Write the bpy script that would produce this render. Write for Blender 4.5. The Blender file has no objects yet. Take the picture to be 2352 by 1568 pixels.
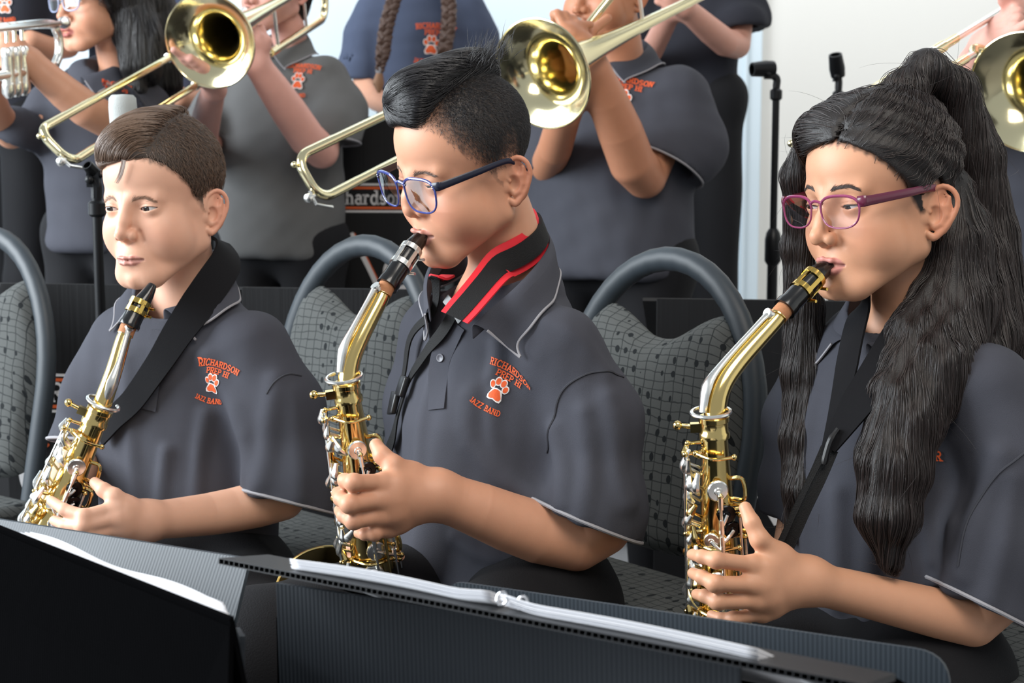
import bpy, bmesh, math, random
import numpy as np
from mathutils import Vector, Matrix

S = bpy.context.scene
COL = S.collection
V = lambda *a: np.array(a, float)

# ---------------------------------------------------------------- camera
# the scene is laid out with its floor at height FL; everything is then set Z0 lower so that the floor is at 0
FPX, CAM_Z, PITCH = 3700.0, 1.25, math.radians(7.5)
FL, Z0 = 0.15, -0.15
cd = bpy.data.cameras.new('camera')
cd.sensor_width = 36.0
cd.lens = FPX / 2352 * 36.0
cd.clip_start = 0.05
cd.dof.use_dof = True
cd.dof.focus_distance = 1.84
cd.dof.aperture_fstop = 10.0
cam = bpy.data.objects.new('camera', cd)
COL.objects.link(cam)
cam.location = (0, 0, CAM_Z + Z0)
cam.rotation_euler = (math.radians(90) - PITCH, 0, 0)
S.camera = cam

# ---------------------------------------------------------------- light
w = bpy.data.worlds.new('world')
S.world = w
w.use_nodes = True
bg = w.node_tree.nodes['Background']
bg.inputs['Color'].default_value = (0.86, 0.93, 1.0, 1)
bg.inputs['Strength'].default_value = 0.42


def area(name, loc, target, sx, sy, power, color):
    l = bpy.data.lights.new(name, 'AREA')
    l.shape = 'RECTANGLE'
    l.size, l.size_y, l.energy, l.color = sx, sy, power, color
    o = bpy.data.objects.new(name, l)
    COL.objects.link(o)
    o.location = Vector(loc) + Vector((0, 0, Z0))
    o.rotation_euler = (Vector(target) - Vector(loc)).to_track_quat('-Z', 'Y').to_euler()
    return o


area('window_light', (-3.9, 1.7, 2.3), (0.1, 2.1, 0.95), 3.6, 2.4, 440, (0.88, 0.95, 1.0))
area('ceiling_light', (0.6, 0.2, 3.4), (0.5, 2.6, 1.0), 1.6, 1.6, 62, (1.0, 0.93, 0.84))
area('wall_fill', (0.6, 4.3, 3.5), (0.6, 5.6, 1.4), 4.4, 0.8, 42, (0.96, 0.98, 1.0))  # added fill lamp, put in only to brighten the back wall

vs = S.view_settings
vs.view_transform = 'Standard'
vs.look = 'None'
vs.exposure = 0.0
vs.gamma = 1.0
vs.use_curve_mapping = False

# ---------------------------------------------------------------- helpers: projection
_fw = V(0, math.cos(PITCH), -math.sin(PITCH))
_up = V(0, math.sin(PITCH), math.cos(PITCH))


def at(px, py, Y):
    """world point seen at pixel (px, py) standing at depth Y (world y)"""
    d = V(1, 0, 0) * ((px - 1176) / FPX) + _fw + _up * ((784 - py) / FPX)
    return V(0, 0, CAM_Z) + d * (Y / d[1])


def nrm(v):
    v = np.asarray(v, float)
    return v / (np.linalg.norm(v) + 1e-12)


def rot(yaw=0, pitch=0, roll=0):
    y, p, r = [math.radians(a) for a in (yaw, pitch, roll)]
    c, s = math.cos, math.sin
    Rz = np.array([[c(y), -s(y), 0], [s(y), c(y), 0], [0, 0, 1]])
    Rx = np.array([[1, 0, 0], [0, c(p), -s(p)], [0, s(p), c(p)]])
    Ry = np.array([[c(r), 0, s(r)], [0, 1, 0], [-s(r), 0, c(r)]])
    return Rz @ Rx @ Ry


# ---------------------------------------------------------------- helpers: objects
def put(name, me, mat=None, parent=None):
    o = bpy.data.objects.new(name, me)
    COL.objects.link(o)
    if mat is not None:
        if isinstance(mat, (list, tuple)):
            for m in mat:
                me.materials.append(m)
        else:
            me.materials.append(mat)
    if parent is None:
        o.location.z = Z0
    else:
        o.parent = parent
        if parent.type == 'EMPTY':
            o.matrix_parent_inverse = Matrix.Translation(-Vector(parent['_base']))
    return o


def thing(name, label, cat, loc=(0, 0, 0), group=None):
    o = bpy.data.objects.new(name, None)
    o.empty_display_size = 0.05
    COL.objects.link(o)
    o.location = Vector(loc) + Vector((0, 0, Z0))
    o['_base'] = [float(v) for v in loc]
    return tag(o, label, cat, group)


def tag(o, label, cat, group=None):
    o['label'] = label
    o['category'] = cat
    if group:
        o['group'] = group
    return o


def struct(o):
    o['kind'] = 'structure'
    return o


def mesh_np(name, verts, faces, smooth=True, col=None, mids=None):
    """mesh from numpy arrays; faces (N,4) or (N,3) or a list of such"""
    me = bpy.data.meshes.new(name)
    verts = np.ascontiguousarray(verts, dtype=np.float32)
    fl = faces if isinstance(faces, list) else [faces]
    fl = [np.asarray(f, dtype=np.int32) for f in fl if len(f)]
    loops = np.concatenate([f.ravel() for f in fl])
    sizes = np.concatenate([np.full(len(f), f.shape[1], np.int32) for f in fl])
    starts = np.concatenate([[0], np.cumsum(sizes)[:-1]]).astype(np.int32)
    me.vertices.add(len(verts))
    me.vertices.foreach_set('co', verts.ravel())
    me.loops.add(len(loops))
    me.loops.foreach_set('vertex_index', loops)
    me.polygons.add(len(sizes))
    me.polygons.foreach_set('loop_start', starts)
    if mids is not None:
        me.polygons.foreach_set('material_index', np.asarray(mids, np.int32))
    me.polygons.foreach_set('use_smooth', np.full(len(sizes), smooth))
    if col is not None:
        a = me.color_attributes.new('Col', 'FLOAT_COLOR', 'POINT')
        c4 = np.ones((len(verts), 4), np.float32)
        c4[:, :3] = col
        a.data.foreach_set('color', c4.ravel())
    me.update()
    me.validate()
    return me


class MB:
    """collects simple pieces into one mesh"""

    def __init__(s):
        s.v, s.f, s.n = [], [], 0

    def add(s, v, faces):
        v = np.asarray(v, float)
        for f in faces:
            s.f.append(tuple(int(i) + s.n for i in f))
        s.v.append(v)
        s.n += len(v)
        return s

    def box(s, c, size, R=None):
        h = np.asarray(size) / 2
        q = np.array([[x, y, z] for x in (-1, 1) for y in (-1, 1) for z in (-1, 1)]) * h
        if R is not None:
            q = q @ np.asarray(R).T
        return s.add(q + np.asarray(c), [(0, 1, 3, 2), (4, 6, 7, 5), (0, 4, 5, 1), (2, 3, 7, 6), (0, 2, 6, 4), (1, 5, 7, 3)])

    def tube(s, pts, r, n=10, caps=True, up=None, flat=1.0, closed=False):
        """sweep a circle (radius r, or per-point radii) along pts; flat squashes it along the second frame axis"""
        pts = np.asarray(pts, float)
        m = len(pts)
        rr = np.full(m, r, float) if np.isscalar(r) else np.asarray(r, float)
        if closed:
            T = np.roll(pts, -1, 0) - np.roll(pts, 1, 0)
        else:
            T = np.gradient(pts, axis=0)
        T /= np.linalg.norm(T, axis=1)[:, None] + 1e-12
        u = nrm(up) if up is not None else (V(0, 0, 1) if abs(T[0][2]) < 0.9 else V(1, 0, 0))
        a = np.linspace(0, 2 * math.pi, n, endpoint=False)
        rings = []
        for i in range(m):
            x = u - T[i] * (u @ T[i])
            x = nrm(x)
            y = np.cross(T[i], x)
            if up is None:
                u = x
            rings.append(pts[i] + rr[i] * (np.cos(a)[:, None] * x + flat * np.sin(a)[:, None] * y))
        F = []
        for i in range(m if closed else m - 1):
            i2 = (i + 1) % m
            for j in range(n):
                j2 = (j + 1) % n
                F.append((i * n + j, i * n + j2, i2 * n + j2, i2 * n + j))
        if caps and not closed:
            F.append(tuple(range(n - 1, -1, -1)))
            F.append(tuple((m - 1) * n + j for j in range(n)))
        return s.add(np.concatenate(rings), F)

    def lathe(s, o, axis, prof, n=24, caps=True):
        """profile [(t along axis, radius)]"""
        o, ax = np.asarray(o, float), nrm(axis)
        x = nrm(np.cross(ax, V(0, 0, 1) if abs(ax[2]) < 0.9 else V(1, 0, 0)))
        y = np.cross(ax, x)
        a = np.linspace(0, 2 * math.pi, n, endpoint=False)
        ring = np.cos(a)[:, None] * x + np.sin(a)[:, None] * y
        vv = np.concatenate([o + ax * t + ring * r for t, r in prof])
        F = []
        m = len(prof)
        for i in range(m - 1):
            for j in range(n):
                j2 = (j + 1) % n
                F.append((i * n + j, i * n + j2, (i + 1) * n + j2, (i + 1) * n + j))
        if caps:
            F.append(tuple(range(n - 1, -1, -1)))
            F.append(tuple((m - 1) * n + j for j in range(n)))
        return s.add(vv, F)

    def ball(s, c, r, n=10, R=None):
        r = np.full(3, r, float) if np.isscalar(r) else np.asarray(r, float)
        vv, F = [], []
        m = n // 2 + 1
        for i in range(1, m):
            t = math.pi * i / m
            for j in range(n):
                p = 2 * math.pi * j / n
                vv.append((math.sin(t) * math.cos(p), math.sin(t) * math.sin(p), math.cos(t)))
        vv += [(0, 0, 1), (0, 0, -1)]
        vv = np.array(vv) * r
        if R is not None:
            vv = vv @ np.asarray(R).T
        for i in range(m - 2):
            for j in range(n):
                j2 = (j + 1) % n
                F.append((i * n + j, (i + 1) * n + j, (i + 1) * n + j2, i * n + j2))
        k = (m - 1) * n
        for j in range(n):
            j2 = (j + 1) % n
            F.append((k, j, j2))
            F.append((k + 1, (m - 2) * n + j2, (m - 2) * n + j))
        return s.add(vv + np.asarray(c), F)

    def grid(s, G, closed_u=False):
        """G (a,b,3) points -> quads"""
        a, b = G.shape[:2]
        F = []
        for i in range(a if closed_u else a - 1):
            i2 = (i + 1) % a
            for j in range(b - 1):
                F.append((i * b + j, i2 * b + j, i2 * b + j + 1, i * b + j + 1))
        return s.add(G.reshape(-1, 3), F)

    def build(s, name, mat=None, parent=None, smooth=True, bevel=0, seg=2, solid=0, sub=0, ang=40):
        me = bpy.data.meshes.new(name)
        me.from_pydata(np.concatenate(s.v).tolist(), [], s.f)
        if smooth:
            me.polygons.foreach_set('use_smooth', np.full(len(me.polygons), True))
            if ang and not bevel:
                try:
                    me.set_sharp_from_angle(angle=math.radians(ang))
                except Exception:
                    pass
        me.update()
        o = put(name, me, mat, parent)
        if solid:
            md = o.modifiers.new('solid', 'SOLIDIFY')
            md.thickness = solid
            md.offset = 0
        if bevel:
            md = o.modifiers.new('bevel', 'BEVEL')
            md.width, md.segments, md.limit_method = bevel, seg, 'ANGLE'
        if sub:
            md = o.modifiers.new('sub', 'SUBSURF')
            md.levels = md.render_levels = sub
        return o


def bez(pts, n=24):
    """smooth Catmull-Rom curve through the points"""
    P = np.asarray(pts, float)
    P = np.concatenate([[2 * P[0] - P[1]], P, [2 * P[-1] - P[-2]]])
    out = []
    m = len(P) - 3
    for i in range(m):
        t = np.linspace(0, 1, max(2, n // m + 1))[:, None]
        if i < m - 1:
            t = t[:-1]
        a, b, c, d = P[i:i + 4]
        out.append(0.5 * (2 * b + (c - a) * t + (2 * a - 5 * b + 4 * c - d) * t ** 2 + (3 * b - a - 3 * c + d) * t ** 3))
    return np.concatenate(out)


# ---------------------------------------------------------------- helpers: materials
def srgb(r, g, b):
    f = lambda c: (c / 255 / 12.92) if c <= 10 else ((c / 255 + 0.055) / 1.055) ** 2.4
    return V(f(r), f(g), f(b))


def mat(name, color, rough=0.5, metal=0.0, bump=0, bscale=200, var=0.0, vscale=8, attr=False, sss=0, spec=0.5, trans=0, coat=0, aniso=0, stretch=None, emit=0):
    m = bpy.data.materials.new(name)
    m.use_nodes = True
    nt = m.node_tree
    b = nt.nodes['Principled BSDF']
    N = nt.nodes.new
    L = nt.links.new
    b.inputs['Base Color'].default_value = (*color, 1)
    b.inputs['Roughness'].default_value = rough
    b.inputs['Metallic'].default_value = metal
    b.inputs['Specular IOR Level'].default_value = spec
    b.inputs['Coat Weight'].default_value = coat
    b.inputs['Transmission Weight'].default_value = trans
    b.inputs['Anisotropic'].default_value = aniso
    if emit:
        b.inputs['Emission Color'].default_value = (*color, 1)
        b.inputs['Emission Strength'].default_value = emit
    if sss:
        b.inputs['Subsurface Weight'].default_value = sss
        b.inputs['Subsurface Radius'].default_value = (1.0, 0.35, 0.2)
        b.inputs['Subsurface Scale'].default_value = 0.006
    tc = N('ShaderNodeTexCoord')
    vec = tc.outputs['Object']
    if stretch is not None:
        mp = N('ShaderNodeMapping')
        mp.inputs['Scale'].default_value = stretch
        L(vec, mp.inputs['Vector'])
        vec = mp.outputs['Vector']
    src = None
    if attr:
        a = N('ShaderNodeAttribute')
        a.attribute_name = 'Col'
        src = a.outputs['Color']
    if var:
        n = N('ShaderNodeTexNoise')
        n.inputs['Scale'].default_value = vscale
        n.inputs['Detail'].default_value = 4
        L(vec, n.inputs['Vector'])
        mr = N('ShaderNodeMapRange')
        mr.inputs['To Min'].default_value = 1 - var
        mr.inputs['To Max'].default_value = 1 + var
        L(n.outputs['Fac'], mr.inputs['Value'])
        mx = N('ShaderNodeVectorMath')
        mx.operation = 'SCALE'
        if src is not None:
            L(src, mx.inputs[0])
        else:
            mx.inputs[0].default_value = color
        L(mr.outputs['Result'], mx.inputs['Scale'])
        src = mx.outputs['Vector']
    if src is not None:
        L(src, b.inputs['Base Color'])
    if bump:
        n = N('ShaderNodeTexNoise')
        n.inputs['Scale'].default_value = bscale
        n.inputs['Detail'].default_value = 2
        L(vec, n.inputs['Vector'])
        bp = N('ShaderNodeBump')
        bp.inputs['Strength'].default_value = bump
        bp.inputs['Distance'].default_value = 0.002
        L(n.outputs['Fac'], bp.inputs['Height'])
        L(bp.outputs['Normal'], b.inputs['Normal'])
    return m


# ---------------------------------------------------------------- helpers: distance fields
def rc(P, a, b, ra, rb):
    a, b = np.asarray(a, float), np.asarray(b, float)
    ab = b - a
    L = ab @ ab + 1e-12
    q = P - a
    u = q @ ab
    t = np.clip(u / L, 0, 1)
    d2 = np.einsum('ij,ij->i', q, q) - t * (2 * u - t * L)
    return np.sqrt(np.maximum(d2, 0)) - (ra + (rb - ra) * t)


def ell(P, c, r, R=None):
    q = P - np.asarray(c, float)
    if R is not None:
        q = q @ R
    r = np.asarray(r, float)
    q = q / r
    k0 = np.sqrt(np.einsum('ij,ij->i', q, q))
    q = q / r
    k1 = np.sqrt(np.einsum('ij,ij->i', q, q)) + 1e-9
    return k0 * (k0 - 1) / k1


def smin(a, b, k):
    h = np.maximum(k - np.abs(a - b), 0) / k
    return np.minimum(a, b) - h * h * k * 0.25


def smax(a, b, k):
    return -smin(-a, -b, k)


def chain(P, pts, rad, k=0.0):
    d = None
    for i in range(len(pts) - 1):
        e = rc(P, pts[i], pts[i + 1], rad[i], rad[i + 1])
        d = e if d is None else (smin(d, e, k) if k else np.minimum(d, e))
    return d


def loft(P, sec, zlo=None, zhi=None, kcap=0.02):
    """vertical body: sec rows (z, cx, cy, rx, ry), elliptic sections interpolated in z"""
    sec = np.asarray(sec, float)
    z = P[:, 2]
    cx, cy, rx, ry = [np.interp(z, sec[:, 0], sec[:, i]) for i in (1, 2, 3, 4)]
    x, y = P[:, 0] - cx, P[:, 1] - cy
    k0 = np.sqrt((x / rx) ** 2 + (y / ry) ** 2)
    k1 = np.sqrt((x / rx ** 2) ** 2 + (y / ry ** 2) ** 2) + 1e-6
    d = np.where(k0 > 0.3, k0 * (k0 - 1) / k1, -0.7 * np.minimum(rx, ry))
    zl = sec[0, 0] if zlo is None else zlo
    zh = sec[-1, 0] if zhi is None else zhi
    return smax(smax(d, zl - z, kcap), z - zh, kcap)


def grp(P, c, r, f, margin=0.03):
    """evaluate f only near its bounding sphere"""
    q = P - np.asarray(c)
    dist = np.sqrt(np.einsum('ij,ij->i', q, q)) - r
    out = np.maximum(dist, 0) + margin
    m = dist < margin
    if m.any():
        out[m] = f(P[m])
    return out


_CO = np.array([[x, y, z] for x in (0, 1) for y in (0, 1) for z in (0, 1)])
_ED = [(0, 1), (2, 3), (4, 5), (6, 7), (0, 2), (1, 3), (4, 6), (5, 7), (0, 4), (1, 5), (2, 6), (3, 7)]


def snets(f, lo, hi, h, newton=1, reach=1.35):
    """sparse surface nets of the field f; returns verts, quads"""
    lo, hi = np.asarray(lo, float), np.asarray(hi, float)
    B = 8
    nb = np.ceil((hi - lo) / (h * B)).astype(int)
    # coarse pass, two levels
    S4 = 4
    nc = np.ceil(nb / S4).astype(int)
    g = np.stack(np.meshgrid(*[np.arange(n) for n in nc], indexing='ij'), -1).reshape(-1, 3)
    d = f(lo + (g + 0.5) * (h * B * S4))
    g = g[np.abs(d) < h * B * S4 * 0.87 * reach]
    sub = np.stack(np.meshgrid(*[np.arange(S4)] * 3, indexing='ij'), -1).reshape(-1, 3)
    g = (g[:, None] * S4 + sub[None]).reshape(-1, 3)
    g = g[(g < nb).all(1)]
    d = f(lo + (g + 0.5) * (h * B))
    g = g[np.abs(d) < h * B * 0.87 * reach]
    loc = np.stack(np.meshgrid(*[np.arange(B + 1)] * 3, indexing='ij'), -1).reshape(-1, 3)
    D = np.empty((len(g), B + 1, B + 1, B + 1), np.float32)
    step = max(1, 150000 // len(loc))
    for i in range(0, len(g), step):
        q = (g[i:i + step, None] * B + loc[None]).reshape(-1, 3)
        D[i:i + step] = f(lo + q * h).reshape(-1, B + 1, B + 1, B + 1)
    I = D < 0
    dims = nb * B + 1
    cs = [I[:, x:B + x, y:B + y, z:B + z] for x, y, z in _CO]
    sm = np.zeros(cs[0].shape, np.int8)
    for c in cs:
        sm += c
    mb, mx, my, mz = np.nonzero((sm > 0) & (sm < 8))
    cell = g[mb] * B + np.stack([mx, my, mz], 1)
    vals = np.stack([D[mb, mx + x, my + y, mz + z] for x, y, z in _CO], 1)
    pos = np.zeros((len(mb), 3))
    cnt = np.zeros(len(mb))
    for a, b in _ED:
        va, vb = vals[:, a], vals[:, b]
        k = (va < 0) != (vb < 0)
        t = np.where(k, va / np.where(k, va - vb, 1), 0)
        pos += np.where(k[:, None], _CO[a] + t[:, None] * (_CO[b] - _CO[a]), 0)
        cnt += k
    verts = lo + (cell + pos / cnt[:, None]) * h
    key = lambda c: (c[:, 0].astype(np.int64) * dims[1] + c[:, 1]) * dims[2] + c[:, 2]
    keys = key(cell)
    order = np.argsort(keys)
    sk = keys[order]
    quads = []
    for ax in range(3):
        e = _CO[[4, 2, 1][ax]]
        k = vals[:, 0] < 0
        k2 = vals[:, [4, 2, 1][ax]] < 0
        m = np.nonzero(k != k2)[0]
        u, w2 = [(1, 2), (2, 0), (0, 1)][ax]
        eu, ew = np.eye(3, dtype=int)[u], np.eye(3, dtype=int)[w2]
        c = cell[m]
        ids = []
        ok = np.ones(len(m), bool)
        for off in (-eu - ew, -ew, 0 * eu, -eu):
            kk = key(c + off)
            j = np.clip(np.searchsorted(sk, kk), 0, len(sk) - 1)
            ok &= sk[j] == kk
            ids.append(order[j])
        q = np.stack(ids, 1)
        fl = ~k[m]
        q[fl] = q[fl][:, ::-1]
        quads.append(q[ok])
    quads = np.concatenate(quads)
    for _ in range(newton):
        d, gr = fgrad(f, verts, h * 0.4)
        stepv = d[:, None] * gr / np.maximum((gr * gr).sum(1), 0.25)[:, None]
        ln = np.linalg.norm(stepv, axis=1)
        verts = verts - stepv * np.minimum(1, 0.6 * h / (ln + 1e-9))[:, None]
    return verts, quads


def fgrad(f, P, e=0.0008):
    n = len(P)
    Q = np.concatenate([P, P + [e, 0, 0], P + [0, e, 0], P + [0, 0, e]])
    d = np.concatenate([f(Q[i:i + 200000]) for i in range(0, len(Q), 200000)]).reshape(4, n)
    return d[0], np.stack([d[1] - d[0], d[2] - d[0], d[3] - d[0]], 1) / e


def vnoise(P, seed=0):
    """cheap smooth noise in [-1, 1]"""
    r = np.random.RandomState(seed)
    out = 0
    for i in range(5):
        k = r.normal(size=3) * 1.0
        out = out + np.sin(P @ k * (1 + 0.5 * i) + r.uniform(0, 6.28)) * (0.7 ** i)
    return out / 2.2


def project(f, P, off=0.0, it=6):
    for _ in range(it):
        d, g = fgrad(f, P, 0.001)
        P = P - (d - off)[:, None] * g / np.maximum((g * g).sum(1), 0.25)[:, None]
    return P

# ---------------------------------------------------------------- people: head
MM = 0.001


class Head:
    """head field in its own frame: -y forward, +x the person's left, z up, origin between the eyes (level)"""

    def __init__(s, t, yaw, pitch, roll, sc=(1, 1, 1), **k):
        s.t, s.R, s.s = np.asarray(t, float), rot(yaw, pitch, roll), np.asarray(sc, float)
        p = dict(eye_hu=4.6, eye_hl=3.8, eye_w=13.5, nose_z=-31, nose_y=-112, nose_w=12, mouth='rest', mouth_z=-64, chin_z=-92,
                 chin_y=-76, chin_r=17, jaw_w=50, cheek=30, cheek_x=36, cheek_z=-36, lip=1.0, gaze=(0, 0), brow=14, ear_flare=0.6, ear_z=-20, ear_y=14, mouth_y=0, fade=12, detail=True,
                 hairline=None, skin=srgb(214, 168, 140), lipc=srgb(190, 120, 110), scalp=None, blush=0.25, eye_c=srgb(52, 36, 28), jaw_y=5,
                 mouth_w=21, top=0, nose_tip=9.2, mouth_off=0)
        p.update(k)
        s.p = p
        s.sm = float(s.s.min())

    def L(s, P):
        return ((P - s.t) @ s.R) / s.s

    def W(s, q):
        return (np.asarray(q, float) * s.s) @ s.R.T + s.t

    def dirW(s, d):
        return s.R @ np.asarray(d, float)

    # skull only
    def skull(s, q):
        q = q * 1000
        d = ell(q, (0, 8, 38), (73, 90, 72 + s.p['top']))
        d = smin(d, ell(q, (0, -20, 35), (62, 66, 55)), 18)
        return d * MM

    def _my(s, *ls):
        k = s.p['mouth_y']
        return tuple([(x, y + k, z) for x, y, z in l] for l in ls)

    def lips(s):
        p = s.p
        z = p['mouth_z']
        m = p['mouth_w']
        if p['mouth'] == 'rest':
            up = [(-m, -84, z - 1), (-m * .45, -96.5, z + 2.0), (0, -99.5, z + 2.2), (m * .45, -96.5, z + 2.0), (m, -84, z - 1)]
            lo = [(-m, -84, z - 2), (-m * .45, -95, z - 4.5), (0, -98, z - 5.0), (m * .45, -95, z - 4.5), (m, -84, z - 2)]
            cr = [(-m, -86, z - 1.5), (-m * .45, -98.5, z - 1.0), (0, -102, z - 1.2), (m * .45, -98.5, z - 1.0), (m, -86, z - 1.5)]
            return s._my(up, lo, cr) + ([.3, 3.0, 3.4, 3.0, .3], [.3, 3.4, 4.0, 3.4, .3])
        # lips closed round a mouthpiece
        up = [(-m, -84.5, z - 1), (-m * .5, -97, z + 4), (0, -101, z + 6), (m * .5, -97, z + 4), (m, -84.5, z - 1)]
        lo = [(-m, -84.5, z - 3), (-m * .5, -96, z - 8), (0, -99.5, z - 10.5), (m * .5, -96, z - 8), (m, -84.5, z - 3)]
        cr = [(-m, -87, z - 2), (-m * .5, -99, z - 1.5), (0, -104, z - 1.5), (m * .5, -99, z - 1.5), (m, -87, z - 2)]
        return s._my(up, lo, cr) + ([.3, 3.6, 3.8, 3.6, .3], [.3, 4.4, 5.0, 4.4, .3])

    def ear_pts(s):
        # (back, up) offsets round the rim, in mm
        pts = bez([(3, 3, 0), (-1, 10, 0), (1, 20, 0), (7, 27, 0), (15, 30, 0), (22, 26, 0), (26, 18, 0), (26, 7, 0), (21, -6, 0), (15, -15, 0), (9, -22, 0), (4, -25, 0), (0, -21, 0)], 24)
        return pts[:, :2], np.interp(np.linspace(0, 1, len(pts)), [0, .15, .4, .7, .85, .93, 1], [2.0, 2.6, 3.0, 2.9, 4.0, 4.6, 3.6])

    def face(s, q):
        p = s.p
        Q = q * 1000.0
        A = Q.copy()
        A[:, 0] = np.abs(A[:, 0])
        d = ell(Q, (0, 8, 38), (73, 90, 72 + p['top']))
        d = smin(d, ell(Q, (0, -20, 35), (62, 66, 55)), 18)
        d = smin(d, ell(Q, (0, -30, -22), (60, 56, 60)), 16)
        d = smin(d, rc(A, (p['jaw_w'], p['jaw_y'], -56), (24, -64, p['chin_z'] + 3), 15, 17), 22)
        d = smin(d, rc(A, (0, p['chin_y'], p['chin_z']), (12, p['chin_y'] + 4, p['chin_z'] + 1), p['chin_r'], p['chin_r'] - 1), 16)
        d = smin(d, ell(Q, (0, -66 + p['mouth_y'], p['mouth_z'] + 1), (31, 28, 27)), 16)
        d = smin(d, ell(A, (p['cheek_x'], -48, p['cheek_z']), (p['cheek'] - 2, p['cheek'], p['cheek'])), 14)
        d = smin(d, ell(A, (40, -34, -50), (24, 30, 26)), 16)
        # back of jaw to skull
        d = smin(d, rc(A, (52, 8, -10), (46, 8, -52), 17, 14), 20)
        # neck
        d = smin(d, rc(Q, (0, 26, -50), (0, 42, -150), p.get('neck', 47), p.get('neck', 47) + 3), 14)
        if not p['detail']:
            d = smin(d, rc(Q, (0, -88, 0), (0, p['nose_y'] + 9, p['nose_z']), 7, 9), 9)
            d = smin(d, rc(A, (6, -96, p['nose_z'] - 4), (11, -92, p['nose_z'] - 5), 7, 6), 6)
        else:
            m = (Q[:, 1] < -45) & (np.abs(d) < 45) & (Q[:, 2] < 45)
            if m.any():
                d[m] = s.features(Q[m], A[m], d[m])
            m = (A[:, 0] > 52) & (np.abs(Q[:, 2] + 14) < 60) & (np.abs(Q[:, 1] - 26) < 45)
            if m.any():
                d[m] = s.ear(A[m], d[m])
        return d * MM

    def features(s, Q, A, d):
        p = s.p
        # brow ridge and sockets
        d = smin(d, rc(A, (12, -80, p['brow']), (40, -68, p['brow'] + 1), 5, 5), 16)
        d = smax(d, -ell(A, (30, -99, -2), (19, 19, 11)), 16)
        # nose
        ny, nz = p['nose_y'], p['nose_z']
        d = smin(d, rc(Q, (0, -82, 6), (0, -95, nz + 14), 7.5, 8), 12)
        d = smin(d, rc(Q, (0, -93, nz + 14), (0, ny + p['nose_tip'], nz), 7.5, p['nose_tip']), 6)
        d = smin(d, ell(A, (p['nose_w'], ny + 20, nz - 4.5), (6.6, 10, 7.2)), 6)
        d = smin(d, rc(Q, (0, ny + 10, nz - 6), (0, ny + 20, nz - 9), 5, 6), 5)
        d = smax(d, -ell(A, (6.8, ny + 12.5, nz - 12.5), (3.6, 5.2, 4.6)), 3)
        # crease beside the nose wing and smile fold
        d = smax(d, -chain(A, [(p['nose_w'] + 7, ny + 26, nz - 2), (p['nose_w'] + 10, ny + 26.5, nz - 12)], [0.3, -0.6]), 9)
        # lips
        up, lo, cr, ru, rl = s.lips()
        lipk = p['lip']
        d = smin(d, chain(Q, up, [r * lipk for r in ru], 3), 4)
        d = smin(d, chain(Q, lo, [r * lipk for r in rl], 3), 4)
        d = smax(d, -chain(Q, cr, [1.0, 1.5, 1.7, 1.5, 1.0]), 2.5)
        d = smax(d, -ell(Q, (0, -101 + p['mouth_y'] * .6, p['mouth_z'] - 18), (16, 6, 5)), 9)
        d = smax(d, -rc(Q, (0, -104, nz - 14), (0, -106, p['mouth_z'] + 8), 2.2, 2.6), 7)
        # lids over the eyeball
        ec = (31, -68.5, -2)
        lid = ell(A, ec, (13.6, 13.4, 13.4))
        d = smin(d, lid, 5)
        ex = (A[:, 0] - ec[0])
        w = p['eye_w']
        tilt = ex * p.get('slant', 0.06)
        u = np.clip(1 - (ex / w) ** 2, -1, 1)
        ez = Q[:, 2] - ec[2] - tilt
        # crease above the lid
        cz = ez - (p['eye_hu'] * u + 3.0)
        d = np.where((np.abs(ex) < w + 2) & (A[:, 1] < -66), d + 0.9 * np.exp(-(cz / 1.1) ** 2) * np.clip(u + 0.3, 0, 1), d)
        slit = np.maximum(np.maximum(ez - p['eye_hu'] * u, -p['eye_hl'] * u - ez), A[:, 1] - (ec[1] - 3))
        slit = np.maximum(slit, np.abs(ex) - w)
        d = smax(d, -slit, 1.4)
        return d

    def ear(s, A, d):
        p = s.p
        o = np.array([66.0, p['ear_y'], p['ear_z']])
        fl = p['ear_flare']
        pts, rad = s.ear_pts()
        to = lambda u, v, x=0: (o[0] + fl * u + x, o[1] + u * 0.92, o[2] + v)
        n = nrm((0.92, -fl, 0))
        R = np.stack([n, nrm((fl, 0.92, 0)), V(0, 0, 1)], 1)
        d = smin(d, ell(A, V(*to(6, 1)) - n * 5, (7, 6, 20), R), 5)
        c = to(12, 3)
        plate = ell(A, c, (3.2, 14.5, 26), R)
        d = smin(d, plate, 3)
        d = smax(d, -ell(A, V(*to(8, -1)) + n * 3.6, (5.6, 7.5, 10), R), 2)
        d = smax(d, -ell(A, V(*to(16, 17)) + n * 3.6, (4, 6, 8), R), 2)
        d = smin(d, chain(A, [to(u, v, 1.5) for u, v in pts], rad), 2)
        d = smin(d, chain(A, [to(u, v, 1.2) for u, v in [(20, 17), (17.5, 8), (16.5, -2), (12, -11), (6, -14)]], [1.6, 2.2, 2.6, 2.6, 2.0], 2), 3)
        d = smin(d, ell(A, to(-2, -4, 1), (3, 4.5, 5.5)), 4)
        return d

    def hair_z(s, q):
        """height of the hairline (m) by azimuth"""
        az = np.degrees(np.arctan2(np.abs(q[:, 0]), -(q[:, 1] - 0.01)))
        tab = s.p['hairline'] or [(0, 68), (30, 64), (45, 52), (58, 30), (68, 14), (78, -6), (86, -12), (90, 8), (98, 22), (112, 18), (122, -16), (135, -46), (160, -62), (180, -66)]
        tab = np.array(tab, float)
        return np.interp(az, tab[:, 0], tab[:, 1]) * MM

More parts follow.
